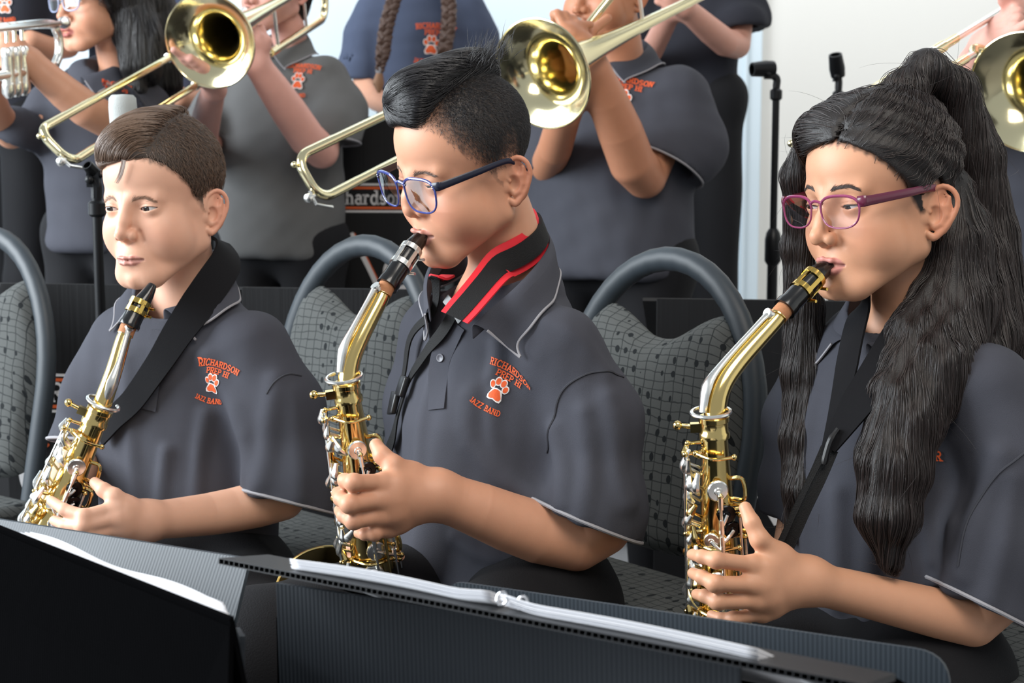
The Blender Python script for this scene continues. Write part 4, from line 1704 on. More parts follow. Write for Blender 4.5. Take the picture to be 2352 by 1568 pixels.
S2 = Shirt((-.012, 2.06, 0), -45,
           [(.60, 0, 0, 0.137, 0.128), (.68, 0, -.01, 0.139, 0.128), (.78, 0, -.012, 0.136, 0.119), (.88, 0, -.008, 0.133, 0.107), (.95, 0, 0, 0.127, 0.097), (1.0, 0, 0, 0.111, 0.086), (1.04, 0, 0, 0.084, 0.073), (1.075, 0, .005, 0.072, 0.066)],
           [dict(pts=[V(0.060, 1.962, .98), V(0.106, 1.945, .90), V(0.100, 1.925, .79), V(0.088, 1.91, .70)], rad=[0.054, 0.052, 0.060, 0.066], cut=(at(1362, 1203, 1.91), (-.38, -.15, -.91)), piping=M['trim']),
            dict(pts=[V(-0.090, 2.145, .975), V(-0.110, 2.16, .88), V(-0.115, 2.165, .80), V(-0.115, 2.165, .73)], rad=[0.062, 0.058, 0.056, 0.056], cut=(V(-.15, 2.165, .79), (0, 0, -1)))],
           folds=[([at(930, 700, 1.98), at(905, 900, 1.98), at(915, 1100, 1.98)], .012, .006), ([at(1180, 1160, 1.88), at(1120, 1020, 1.9), at(1090, 900, 1.9)], .010, .006), ([at(1330, 950, 1.86), at(1345, 1080, 1.86), at(1330, 1190, 1.86)], .012, .007), ([at(1250, 720, 1.92), at(1340, 760, 1.9), at(1420, 830, 1.9)], .012, .005), ([at(1010, 900, 1.9), at(1040, 1010, 1.9), at(1180, 1150, 1.88)], 0.0136, 0.0136), ([at(1210, 1000, 1.86), at(1235, 1100, 1.85), at(1255, 1150, 1.85)], 0.0119, 0.0136),
                  ([at(1000, 1250, 1.9), at(1120, 1290, 1.9), at(1260, 1300, 1.9)], 0.0102, 0.0102), ([at(1420, 900, 1.87), at(1440, 1040, 1.86), at(1460, 1150, 1.86)], 0.0136, 0.0102), ([at(1080, 760, 1.92), at(1060, 860, 1.9)], 0.0102, 0.0085)],
           neck_cut=(HB2.W((0, .010, -.125)), .076), noise=(.0034, 13, 5))
S2.build(B2, M['shirt'])
collar_mesh(S2, (0, -.014), 1.006, 1.120, (.080, .088, .070), .046, 16, 338, B2, M['shirt'], M['trim'],
            fold=[at(1082, 742, 1.935), at(1135, 697, 1.94), at(1190, 650, 1.96), at(1242, 592, 2.015), at(1264, 548, 2.08), at(1240, 512, 2.14), at(1180, 500, 2.17), at(1090, 520, 2.18), at(1015, 575, 2.13), at(982, 640, 2.06), at(985, 705, 1.99)])
polo_details(S2, B2, 1.4, [(1052, 745), (1012, 830), (1004, 940)], [(1014, 822)], ((1142, 896), (1205, 930), (1158, 838), .68),
             seams=[[(1256, 1040), (1262, 980), (1290, 900), (1340, 862), (1390, 852), (1432, 866)]])

# ======================= girl at the right
G3 = thing('person', 'girl with pink framed glasses and long dark half ponytail playing a saxophone', 'person', (.45, 1.90, 0), 'saxophone players in the front row')
HG = Head((.427, 1.885, 1.172), -58, 5.5, -2.3, (1, .96, 1.04), eye_hu=1.6, eye_hl=2.8, mouth='play', mouth_z=-64, mouth_y=4, nose_y=-112, nose_z=-32, nose_w=11.5, nose_tip=8.5, ear_z=-21, ear_flare=.95,
          skin=SK3, ear_y=8, lipc=srgb(196, 130, 120), scalp=srgb(38, 32, 30), fade=9, lip=.66, cheek=29, chin_r=15.5, jaw_w=47, neck=40, lash=1.1, eye_c=srgb(34, 24, 20), brow_up=2, gaze=(-8, -14), blush=.3,
          hairline=[(0, 66), (20, 64), (38, 50), (52, 34), (62, 18), (72, -4), (80, -20), (86, -14), (92, 6), (102, 14), (114, 8), (126, -20), (180, -60)])
hand3L = hand_field(at(1856, 1332, 1.715),
                    [at(1728, 1296, 1.685), at(1728, 1342, 1.678), at(1738, 1380, 1.682), at(1752, 1408, 1.695)],
                    [at(1645, 1286, 1.665), at(1642, 1340, 1.66), at(1648, 1382, 1.665), at(1685, 1420, 1.68)],
                    [at(1612, 1278, 1.675), at(1612, 1325, 1.672), at(1618, 1368, 1.675), at(1655, 1420, 1.685)],
                    [at(1590, 1273, 1.695), at(1592, 1316, 1.692), at(1600, 1364, 1.695), at(1634, 1412, 1.695)],
                    [at(1790, 1280, 1.705), at(1745, 1238, 1.695), at(1727, 1200, 1.70), at(1712, 1166, 1.71)], sc=.96, wr=.026)
BG3 = Body(HG, (.45, 1.91, 1.03), [
    ([V(.45, 1.92, 1.0), V(.535, 1.81, .94), at(2310, 1445, 1.765), at(2160, 1410, 1.75), at(2000, 1369, 1.735), at(1856, 1336, 1.715)], [.030, .029, .030, .028, .0248, .0225]),
    ([V(.45, 1.92, 1.0), V(.385, 2.005, .94), V(.368, 2.0, .75), at(1800, 1400, 1.90), at(1730, 1500, 1.80)], [.030, .029, .030, .027, .022])],
    [hand3L])
BG3.build(G3, h=.0015)
HG.eyes(G3, M)
S3 = Shirt((.455, 1.91, 0), -50,
           [(.50, 0, 0, 0.124, 0.111), (.62, 0, -.005, 0.124, 0.106), (.74, 0, -.006, 0.121, 0.102), (.84, 0, -.008, 0.122, 0.099), (.90, 0, -.005, 0.122, 0.092), (.95, 0, 0, 0.115, 0.082), (.985, 0, 0, 0.095, 0.070), (1.015, 0, .003, 0.079, 0.066), (1.045, 0, .008, 0.062, 0.058), (1.075, 0, .014, 0.052, 0.050)],
           [dict(pts=[V(0.535, 1.805, .955), V(0.565, 1.79, .88), V(0.550, 1.77, .79), V(0.530, 1.755, .68)], rad=[0.055, 0.059, 0.060, 0.062], cut=(at(2262, 1392, 1.735), (-.45, -.15, -.88)), piping=M['trim']),
            dict(pts=[V(0.393, 2.0, .95), V(0.373, 2.01, .88), V(0.366, 2.005, .80), V(0.363, 2.0, .70)], rad=[0.052, 0.048, 0.048, 0.048], cut=(V(.34, 2.0, .765), (0, 0, -1)))],
           folds=[([at(2330, 1100, 1.68), at(2310, 1250, 1.68), at(2270, 1380, 1.68)], .012, .007), ([at(2060, 1120, 1.74), at(2050, 1300, 1.73)], .010, .006), ([at(1800, 900, 1.88), at(1790, 1100, 1.88), at(1800, 1350, 1.86)], .010, .005), ([at(2280, 1050, 1.7), at(2200, 1180, 1.7), at(2160, 1320, 1.7)], 0.0136, 0.0136), ([at(1990, 1100, 1.75), at(1960, 1300, 1.75), at(1950, 1480, 1.74)], 0.0119, 0.0102), ([at(2120, 1200, 1.72), at(2100, 1400, 1.72)], 0.0119, 0.0102), ([at(1860, 1150, 1.8), at(1880, 1400, 1.8)], 0.0119, 0.0085)],
           neck_cut=(HG.W((0, .012, -.125)), .052), noise=(.0032, 13, 9))
S3.build(G3, M['shirt'])
collar_mesh(S3, (0, -.012), 1.005, 1.07, (.062, .060, .054), .048, 14, 340, G3, M['shirt'], M['trim'], lean=(0, .02))
polo_details(S3, G3, 1.4, [(2020, 800), (2052, 900), (2034, 1010), (2010, 1120)], [(2058, 900), (2036, 1005)], None,
             seams=[[(2200, 1300), (2230, 1180), (2290, 1090), (2352, 1040)]])
fn3 = frame_on(S3.field, (2156, 1047), (2190, 1052), (2160, 1010), 1.4)
Print2D().text('R', .0105, 0, -.005, weight=.2).lay(fn3, 'chest_lettering', M['orange'], G3)

# ---------------------------------------------------------------- hair
def boy_hair(H, body, color, part, top, dirs, n_top, n_side, side_len, top_len, parent, seed, side_th=4.0, fringe=None, lift=.004, front=62, spikes=None, side_up=0, stubble=False, name='hair'):
    """short sides, combed top. part: (point, normal) in mm, the top lies where (q - point).normal < 0; top: list of ellipsoids"""
    pp, pn = V(*part[0]), nrm(part[1])

    def mass_top(q):
        Q = q * 1000
        d = None
        for c, r in top:
            e = ell(Q, c, r)
            d = e if d is None else smin(d, e, 14)
        d = smax(d, (Q - pp) @ pn, 10)
        d = smax(d, (H.hair_z(q) * 1000 - 2 - Q[:, 2]) * .7, 8)
        return d * MM

    def mass_side(q):
        hz = H.hair_z(q) + side_up * MM
        up = np.clip((q[:, 2] - hz) / .05, 0, 1)
        return smax(H.skull(q) - (0.0012 + side_th * MM * up), (hz + .004 - q[:, 2]) * .7, .003)

    def mass(q):
        return mass_top(q) if stubble else smin(mass_side(q), mass_top(q), .006)
    fW = lambda P: mass(H.L(P)) * H.sm
    v, q = snets(fW, H.t - .17, H.t + .19, .003, reach=1.9)
    o = put(name, mesh_np(name, v, q), M[color], parent)
    ql = H.L(v)
    isTop = np.ones(len(v), bool) if stubble else mass_top(ql) < mass_side(ql) + .002
    cen = (isTop[q].mean(1) > .5)
    topW = lambda P: mass_top(H.L(P)) * H.sm
    r1 = surf_samples(v, q[cen], n_top, seed)

    def fld(P):
        Q = H.L(P) * 1000
        d = np.tile(V(*dirs), (len(Q), 1))
        if fringe:
            k = np.clip((-Q[:, 1] - fringe) / 20, 0, 1)[:, None]
            d = d * (1 - k) + V(-.5, -.1, -1) * k
        return d @ H.R.T
    C1 = strands(topW, r1, None, np.random.RandomState(seed).uniform(.6, 1.1, n_top) * top_len, 10, (-.0015, lift), seed, .10, fld)
    o2 = hair_curves('hair_strands', C1, .00035, M[color + '_strand'], o)
    if stubble:
        # cropped to the skin: short stubble thickening upwards over the painted scalp
        sv, sq = snets(lambda P: H.skull(H.L(P)) * H.sm, H.t - .15, H.t + .18, .006)

        def keep(P):
            q = H.L(P)
            up = (q[:, 2] - H.hair_z(q)) / .055
            return np.clip(up + .06, 0, 1) ** .7 * (mass_top(q) > -.004) * (H.face(q) > -.006)
        r2 = surf_samples(sv, sq, n_side, seed + 1, keep)
        r2 = project(lambda P: H.face(H.L(P)) * H.sm, r2, .0002, 2)
        sd = np.tile(V(0, .45, -1) @ H.R.T, (n_side, 1))
        C2 = strands(lambda P: H.face(H.L(P)) * H.sm, r2, sd, np.random.RandomState(seed + 2).uniform(.6, 1.2, n_side) * side_len, 3, (0, .0016), seed + 3, .4, None, .0012)
        hair_curves('stubble', C2, .00013, M[color + '_strand'], o)
        return o, fW
    r2 = surf_samples(v, q[~cen], n_side, seed + 1)
    sd = np.tile(V(0, .25, -1) @ H.R.T, (n_side, 1))
    C2 = strands(lambda P: mass_side(H.L(P)) * H.sm, r2, sd, np.random.RandomState(seed + 2).uniform(.6, 1.2, n_side) * side_len, 4, (-.0005, .0022), seed + 3, .35, None, .0012)
    hair_curves('hair_strands', C2, .00022, M[color + '_strand'], o)
    return o, fW


M['hair_brown'] = mat('brown_hair', srgb(56, 44, 36), .6, bump=.3, bscale=600)
M['hair_brown_strand'] = hair_mat('brown_hair_strand', srgb(98, 76, 60), .36, .35)
M['hair_black'] = mat('black_hair', srgb(22, 20, 21), .55, bump=.3, bscale=600)
M['hair_black_strand'] = hair_mat('black_hair_strand', srgb(34, 32, 34), .32, .35)
M['hair_dark'] = mat('dark_hair', srgb(26, 21, 20), .55, bump=.3, bscale=600)
M['hair_dark_strand'] = hair_mat('dark_hair_strand', srgb(43, 34, 32), .36, .4)
M['brow1'] = hair_mat('brow_brown', srgb(150, 116, 94), .5)
M['brow2'] = hair_mat('brow_black', srgb(112, 86, 72), .5)
M['brow3'] = hair_mat('brow_dark', srgb(62, 48, 42), .5)

hair1, f1 = boy_hair(HB1, BB1, 'hair_brown', ((34, -40, 84), (1.0, .30, -.45)), [((-6, -4, 68), (66, 82, 52)), ((-20, -52, 68), (38, 33, 30)), ((-4, 40, 78), (56, 50, 40))], (-.8, -.62, .05), 7000, 9000, .009, .055, B1, 11, 5.0, fringe=70)
hair2, f2 = boy_hair(HB2, BB2, 'hair_black', ((30, -50, 84), (1.0, .22, -.42)), [((-4, -8, 76), (62, 76, 52)), ((-6, -50, 90), (42, 34, 32)), ((0, 36, 88), (50, 48, 38))], (-.55, -.85, .12), 7500, 34000, .0045, .05, B2, 21, 3.0, lift=.006, stubble=True)
# loose tufts
rs = np.random.RandomState(4)
r = HB2.W(V(16, 42, 116) * MM + rs.normal(0, 1, (260, 3)) * V(.014, .018, .004))
d0 = rs.normal(0, .35, (260, 3)) + V(.25, .35, 1)
C = np.stack([r + (d0 * t + V(0, .25, -.25) * t * t) @ HB2.R.T * .024 for t in np.linspace(0, 1, 6)], 1)
hair_curves('hair_tuft', C, .00022, M['hair_black_strand'], hair2, .1)
r = HB1.W(np.array([(8 + k * 1.2, -88, 62 - k * .3) for k in rs.uniform(-3, 3, 26)]) * MM)
C = np.stack([r + (V(-.15 - .25 * t * t, -.30 + .1 * t, -1) * t) @ HB1.R.T * .030 + V(0, -.003, 0) for t in np.linspace(0, 1, 7)], 1)
hair_curves('forelock', C, .0003, M['hair_brown_strand'], hair1, .2)
for H, P, m, n, tk, ac in ((HB1, B1, 'brow1', 170, 1.1, .5), (HB2, B2, 'brow2', 170, 1.0, .6), (HG, G3, 'brow3', 300, .8, 1.1)):
    for sx in (1, -1):
        r, d, L = H.brow_strands(sx, n, tk, ac)
        C = strands(H.face, r, d, L, 4, (.0002, .0007), 3, .1)
        hair_curves('eyebrow', H.W(C.reshape(-1, 3)).reshape(C.shape), .00016, M[m], P)

# ---- the girl's long half ponytail
PONY = at(2082, 196, 1.915)
right_c = [at(1930, 250, 1.90), at(1876, 300, 1.93), at(1842, 400, 1.95), at(1832, 560, 1.96), at(1842, 700, 1.955), at(1852, 850, 1.94), at(1856, 1000, 1.92), at(1848, 1120, 1.90), at(1815, 1215, 1.90)]
right_r = [.012, .018, .020, .016, .020, .026, .028, .024, .008]
tail_c = [PONY, at(2128, 158, 1.93), at(2190, 210, 1.95), at(2235, 360, 1.955), at(2262, 540, 1.95), at(2285, 720, 1.93), at(2290, 860, 1.92)]
tail_r = [.016, .022, .026, .032, .036, .038, .03]
left_cs = [([at(2190, 430, 1.90), at(2195, 560, 1.875), at(2180, 700, 1.855), at(2140, 830, 1.80), at(2082, 960, 1.765), at(2058, 1080, 1.745), at(2050, 1180, 1.735), at(2048, 1285, 1.73)], [.022, .03, .034, .032, .027, .029, .026, .010]),
           ([at(2215, 520, 1.90), at(2215, 700, 1.86), at(2180, 850, 1.80), at(2108, 970, 1.765), at(2078, 1080, 1.745), at(2070, 1180, 1.74)], [.028, .034, .032, .024, .022, .008]),
           ([at(2150, 640, 1.87), at(2090, 760, 1.82), at(2055, 900, 1.775), at(2030, 1050, 1.75), at(2025, 1180, 1.735), at(2040, 1270, 1.73)], [.014, .02, .022, .026, .024, .008]),
           ([at(2260, 600, 1.92), at(2270, 760, 1.89), at(2250, 880, 1.83)], [.03, .034, .02])]


def girl_cap(P):
    q = HG.L(P)
    hz = HG.hair_z(q)
    th = .005 + .006 * np.clip((q[:, 2] - hz) / .06, 0, 1)
    d = smax(HG.skull(q) - th, (hz + .002 - q[:, 2]) * .7, .004)
    Q = q * 1000
    A = Q.copy()
    # swept bulk over the right of the brow and the crown
    d2 = ell(Q, (-24, -44, 76), (41, 41, 30)) * MM
    d2 = smax(d2, (hz - .012 - q[:, 2]) * .7, .004)
    d = smin(d, d2, .012)
    # waves of the side hair
    w = np.sin((Q[:, 2] * .9 + Q[:, 1] * .5) * .28 + .6 * np.sin(Q[:, 1] * .06))
    d = d - .0012 * w * (Q[:, 0] > 10) * np.clip((q[:, 2] - hz) / .02, 0, 1)
    # part line
    pl = np.abs(Q[:, 0] - 16 + (Q[:, 1] + 40) * .05)
    d = d + .004 * np.exp(-(pl / 3.5) ** 2) * (Q[:, 1] < 20) * (Q[:, 2] > 40)
    return d * HG.sm


def girl_mass(P):
    d = girl_cap(P)
    d = smin(d, chain(P, right_c, right_r, .01), .012)
    d = smin(d, chain(P, tail_c, tail_r, .01), .012)
    d = smin(d, np.linalg.norm((P - PONY) / V(1.2, 1.2, 1), axis=1) - .020, .01)
    for c, r in left_cs:
        d = smin(d, chain(P, c, r, .01), .016)
    # combed ripples running down the lengths
    x = (P - HG.t) @ HG.R
    low = np.clip((1.20 - P[:, 2]) / .08, 0, 1)
    d = d - .0009 * low * np.sin(x[:, 0] * 300 + 2.5 * np.sin(P[:, 2] * 7)) - .0006 * low * np.sin(x[:, 1] * 260 + 2 * np.sin(P[:, 2] * 9))
    # stay out of the face and the ear
    f = HG.face(HG.L(P)) * HG.sm
    d = smax(d, .003 - ell(HG.L(P), (.082, .028, -.014), (.016, .022, .034)), .003)
    return smax(d, .0005 - f, .002)


allc = np.array(right_c + tail_c + sum([c for c, r in left_cs], []) + [HG.t + .12, HG.t - .12])
gv, gq = snets(girl_mass, allc.min(0) - .05, allc.max(0) + .05, .0033, reach=1.7)
hair3 = put('hair', mesh_np('hair', gv, gq), M['hair_dark'], G3)


def girl_field(P):
    q = HG.L(P)
    Q = q * 1000
    dcap = girl_cap(P)
    down = np.tile(V(0, 0, -1), (len(P), 1)) + V(-.05, -.04, 0)
    tol = nrm_rows(PONY - P)
    rgt = nrm_rows(right_c[3] - P) + V(0, 0, -.25)
    onr = (Q[:, 0] < 12) & (Q[:, 1] < 30)
    rgt = np.where((Q[:, 1:2] < -20) & (Q[:, 0:1] > -45), V(-1, .25, -.12) @ HG.R.T, rgt)
    cap = np.where(onr[:, None], rgt, tol + np.stack([0 * Q[:, 0], 0 * Q[:, 0], -.45 * np.clip((-Q[:, 1] + 10) / 60, 0, 1)], 1))
    k = np.clip((.012 - dcap) / .008, 0, 1)[:, None] * (Q[:, 2:3] > -10)
    return cap * k + down * (1 - k)


N3 = 13000
r3 = surf_samples(gv, gq, N3, 31)
C3 = strands(girl_mass, r3, None, np.random.RandomState(3).uniform(.5, 1.1, N3) * .17, 14, (-.0012, .0035), 32, .025, girl_field)
dd = girl_mass(C3[:, ::3].reshape(-1, 3)).reshape(N3, -1).max(1)
C3 = C3[dd < .006]
hair_curves('hair_strands', C3, .00032, M['hair_dark_strand'], hair3)
b = MB()
b.tube([PONY + V(.014 * math.cos(a), -.004 + .012 * math.sin(a) * .5, .010 * math.sin(a) - .004) for a in np.linspace(0, 2 * math.pi, 20, endpoint=False)], .006, 8, closed=True)
b.build('hair_tie', M['black_cloth'], hair3)
# fine flyaway hairs
r = surf_samples(gv, gq, 260, 77)
d0 = nrm_rows(np.random.RandomState(8).normal(size=(260, 3)) * .5 + V(0, 0, -.6))
_, gg = fgrad(girl_mass, r)
C = np.stack([r + (d0 * t + nrm_rows(gg) * (t * .5 - .35 * t * t)) * .05 for t in np.linspace(0, 1, 8)], 1)
hair_curves('flyaway_hair', C, .00012, M['hair_dark_strand'], hair3)

# ---------------------------------------------------------------- eyeglasses
M['rim_blue'] = mat('blue_rim', srgb(56, 66, 132), .18, coat=.5)
M['temple_navy'] = mat('navy_temple', srgb(26, 30, 50), .3)
M['rim_pink'] = mat('pink_rim', srgb(132, 54, 90), .18, coat=.5)
M['temple_plum'] = mat('plum_temple', srgb(96, 34, 58), .25, coat=.4)
M['chrome'] = mat('chrome', srgb(220, 220, 222), .15, 1.0)
M['lens'] = lens_mat('lens_glass', (.98, .98, 1.0), .05)
M['lens_pink'] = lens_mat('lens_glass_pink', (.98, .95, .97), .09)
glasses(HB2, 'eyeglasses', 'blue rimmed eyeglasses with dark temples worn by the boy in the middle', M['rim_blue'], M['lens'], M['temple_navy'], w=56, hgt=41, zc=-8, yc=-102, gap=18, wrap=.06, rim=1.25, m_metal=M['chrome'], square=3.0, ear=(76, 22, 8), tw=6)
glasses(HG, 'eyeglasses', 'pink and plum rimmed eyeglasses worn by the long haired girl', M['rim_pink'], M['lens_pink'], M['temple_plum'], w=54, hgt=35, zc=-6, yc=-101, gap=16, wrap=.05, rim=1.15, square=2.7, ear=(76, 22, 8), tw=7)

# ---------------------------------------------------------------- saxophones and neck straps
M['brass'] = mat('lacquered_brass', srgb(236, 208, 138), .16, 1.0, var=.06, vscale=12)
M['silver'] = mat('nickel_plate', srgb(246, 245, 240), .27, 1.0)
M['ebonite'] = mat('ebonite', srgb(14, 14, 15), .22, coat=.3)
M['cork'] = mat('cork', srgb(172, 116, 78), .8, var=.2, vscale=300)
M['pad'] = mat('leather_pad', srgb(120, 66, 36), .7)
M['pearl'] = mat('pearl_touch', srgb(226, 228, 236), .2, coat=.6)
M['dark_metal'] = mat('dark_key_cup', srgb(40, 40, 42), .2, 1.0)  # dark cups: open keys showing their black pads


def sax(label, tip, line, J, B, bell_c, bell_ax, lig, n_keys=13, seed=1):
    """line: neck points from the cork end to just above the joint J; body tube J -> B"""
    tip, J, B = [np.asarray(v, float) for v in (tip, J, B)]
    root = thing('saxophone', label, 'saxophone', B, 'alto saxophones of the front row')
    mp = M['brass']
    cork0 = np.asarray(line[0], float)
    ax = nrm(cork0 - tip)
    # mouthpiece
    L = np.linalg.norm(cork0 - tip)
    upv = nrm(np.cross(ax, np.cross(V(0, 0, 1), ax)))
    b = MB()
    ts = np.array([0, .006, .02, .034, .045, .06, .078, .082, .088]) * L / .092
    b.tube(tip + ts[:, None] * ax + upv * np.interp(ts, [0, .04], [-.003, 0])[:, None], [.0066, .0082, .0104, .0118, .0124, .0128, .0132, .0142, .0140], 18, up=np.cross(ax, upv), flat=1.0)
    m = np.concatenate(b.v)
    # duckbill: flatten the beak
    t = (m - tip) @ ax
    h = (m - tip) @ upv
    k = np.clip(1 - t / .035, 0, 1)
    b.v = [m - upv * (np.maximum(h + .002, 0) * k * .55)[:, None]]
    b.build('mouthpiece', M['ebonite'], root)
    b = MB()
    l0, l1 = .036 * L / .092, .062 * L / .092
    for a0, a1 in ((l0, l0 + .007), (l1 - .007, l1)):
        b.lathe(tip + ax * a0, ax, [(0, .0128), (0, .0142), (a1 - a0, .0146), (a1 - a0, .0130)], 22, caps=False)
    for an in (20, 95, 170, 250, 310):
        a = math.radians(an)
        sd = np.cross(ax, upv)
        o = math.cos(a) * sd + math.sin(a) * upv
        b.box(tip + ax * (l0 + l1) / 2 + o * .0136, (l1 - l0, .005, .0014), np.stack([ax, np.cross(o, ax), o], 1))
    b.build('ligature', lig, root)
    for q in (l0 + .004, l1 - .004):
        b = MB()
        sd = nrm(np.cross(ax, upv))
        o = nrm(-upv + V(.3, -.3, 0))
        p = tip + ax * q + o * .017
        b.tube([p - sd * .006, p + sd * .012], .0019, 8)
        b.lathe(p + sd * .012, sd, [(0, .002), (.001, .0045), (.003, .0045), (.0042, .002)], 10)
        b.build('ligature_screw', lig, root)
    b = MB()
    c1 = cork0 + nrm(np.asarray(line[1]) - cork0) * .007
    b.tube([tip + ax * L * .93, cork0, c1], .0106, 16)
    b.build('cork', M['cork'], root)
    # neck
    path = bez([c1] + [np.asarray(p, float) for p in line[1:]] + [J], 40)
    n = len(path)
    b = MB()
    b.tube(path, np.interp(np.arange(n), [0, 2, 3, n - 1], [.0108, .0108, .0092, .0128]), 20)
    neck = b.build('neck', mp, root)
    cent = path[n // 2]
    bend_out = nrm((path[0] + path[-1]) / 2 - cent) * -1
    # octave key on the neck
    b = MB()
    kp = [path[int(n * f)] + bend_out * o for f, o in ((.16, .014), (.26, .0155), (.42, .0165), (.58, .0175), (.74, .0185), (.93, .018))]
    kp = bez(kp, 16)
    b.tube(kp, np.interp(np.linspace(0, 1, len(kp)), [0, .1, .3, .55, .8, 1], [.0022, .0034, .0022, .0028, .0052, .0034]), 10, up=bend_out, flat=1.5)
    b.lathe(path[int(n * .14)] + bend_out * .009, bend_out, [(0, .0055), (.005, .0055), (.0055, .0065), (.008, .006)], 12)
    b.build('octave_key', M['silver'], root)
    a = nrm(B - J)
    cam_d = nrm(V(0, 0, CAM_Z) - J)
    ez = nrm(cam_d - a * (cam_d @ a))        # toward the viewer side, square to the tube
    ex = np.cross(ez, a)
    if ex[0] < 0:
        ex = -ex                             # +ex to the right seen from the front

    def rad(t):
        return np.interp(t, [0, .47], [.0138, .029])

    def pt(t, phi, off=0.0):
        p = math.radians(phi)
        o = math.sin(p) * ex + math.cos(p) * ez
        return J + a * t + o * (rad(t) + off), o
    b = MB()
    ringp = [J - a * .012 + V(0, 0, 0) + (math.cos(q) * ex + math.sin(q) * ez) * .021 + bend_out * .004 for q in np.linspace(-.6, 4.2, 24)]
    b.tube(ringp, .0024, 8)
    b.build('octave_ring', M['silver'], root)
    b = MB()
    b.lathe(J - a * .008, a, [(0, .0138), (0, .0170), (.005, .0172), (.006, .0156), (.016, .0156), (.018, .0172), (.024, .0172), (.024, .014)], 24)
    b.build('receiver', mp, root)
    b = MB()
    b.tube([J - ex * .014 + a * .004, J - ex * .040 + a * .001], .0028, 10)
    b.ball(J - ex * .040 + a * .001, (.0055, .0055, .0055), 10)
    b.box(J - ex * .02 + a * .004, (.012, .008, .01), np.stack([ex, ez, a], 1))
    b.build('clamp_screw', mp, root)
    # body, bow and bell
    b = MB()
    Lb = np.linalg.norm(B - J)
    b.tube(np.array([J + a * t for t in np.linspace(.008, Lb, 12)]), [rad(t * .47 / Lb) for t in np.linspace(0.008, Lb, 12)], 28)
    b.build('body_tube', mp, root)
    bell_c, bell_ax = np.asarray(bell_c, float), nrm(bell_ax)
    side = nrm((bell_c - B) - a * ((bell_c - B) @ a))
    bp = bez([B, B + a * .035 + side * .012, B + a * .055 + side * .05, bell_c - bell_ax * .19 + a * .01, bell_c - bell_ax * .12], 26)
    b = MB()
    b.tube(bp, np.linspace(.029, .034, len(bp)), 28, caps=False)
    b.build('bow', mp, root)
    b = MB()
    prof = [(-.12, .034), (-.08, .0365), (-.05, .040), (-.03, .045), (-.015, .0515), (-.004, .0585), (0, .0605)]
    b.lathe(bell_c, bell_ax, prof + [(.001, .0618), (.0025, .0615), (.0025, .0600)] + [(t + .0015, r - .0012) for t, r in prof[::-1]], 48, caps=False)
    b.build('bell', mp, root)
    b = MB()
    q = np.linspace(0, 2 * math.pi, 48, endpoint=False)
    x = nrm(np.cross(bell_ax, V(1, .2, 0)))
    y = np.cross(bell_ax, x)
    b.tube([bell_c + bell_ax * .001 + (math.cos(k) * x + math.sin(k) * y) * .0612 for k in q], .0022, 8, closed=True)
    b.build('bell_rim', mp, root)
    # rods along the tube with their posts
    sv = M['silver']
    rods = [(-78, .016, .02, .44, sv), (-66, .021, .03, .40, sv), (-96, .012, .06, .36, mp), (8, .013, .075, .235, sv), (4, .012, .25, .44, sv), (52, .014, .10, .30, sv), (74, .013, .13, .42, sv), (30, .016, .16, .36, mp)]
    for phi, off, t0, t1, mm in rods:
        p0, _ = pt(t0, phi, off)
        p1, _ = pt(t1, phi, off)
        b = MB()
        b.tube([p0, p1], .0017, 8)
        b.build('key_rod', mm, root)
        k = max(2, int((t1 - t0) / .085) + 1)
        for t in np.linspace(t0, t1, k):
            pa, o = pt(t, phi, 0)
            pb, _ = pt(t, phi, off)
            b = MB()
            b.tube([pa - o * .001, pb], [.0026, .0016], 8)
            b.ball(pb, .0034, 10)
            b.lathe(pa, o, [(0, .005), (.0012, .0045), (.002, .002)], 10)
            b.build('post', mp, root)
    # key cups over tone holes
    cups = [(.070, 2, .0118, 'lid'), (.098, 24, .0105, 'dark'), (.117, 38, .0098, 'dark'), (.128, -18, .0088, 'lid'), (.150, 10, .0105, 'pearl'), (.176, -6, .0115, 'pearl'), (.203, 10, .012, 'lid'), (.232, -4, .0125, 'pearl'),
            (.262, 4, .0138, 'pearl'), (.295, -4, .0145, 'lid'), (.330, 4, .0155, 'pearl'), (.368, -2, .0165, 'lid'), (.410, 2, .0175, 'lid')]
    for t, phi, r, kind in cups[:n_keys]:
        p, o = pt(t, phi, 0)
        b = MB()
        b.lathe(p - o * .004, o, [(0, r * .86), (.0075, r * .86), (.0078, r * .80)], 18)
        b.build('tone_hole', mp, root)
        tilt = nrm(o + ex * .18 * (1 if phi < 15 else -1))
        b = MB()
        q = p + o * .0058
        b.lathe(q, tilt, [(0, r * .9), (0, r), (.0028, r * 1.02), (.0042, r * .9), (.0046, r * .4), (.0058, r * .32), (.0058, .0002)], 20)
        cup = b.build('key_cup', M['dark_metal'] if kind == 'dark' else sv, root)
        if kind == 'pearl':
            b = MB()
            b.lathe(q + tilt * .0055, tilt, [(0, r * .62), (.0022, r * .62), (.003, r * .5), (.0032, .0002)], 16)
            b.build('pearl_touch', M['pearl'], cup)
        b = MB()
        b.lathe(q - tilt * .0016, tilt, [(0, r * .84), (.0016, r * .88)], 16)
        b.build('pad', M['pad'], cup)
        pr, _ = pt(t + .012, 8 if phi > 20 else (52 if phi > 5 else 8), .013)
        b = MB()
        b.tube(bez([q + tilt * .0052, q * .5 + pr * .5 + tilt * .004, pr], 8), [.0024] * 8 if False else .0022, 8)
        b.tube([pr - a * .008, pr + a * .008], .0030, 8)
        b.build('key_arm', sv, root)
    # silver levers and touches down the left side
    rs = np.random.RandomState(seed)
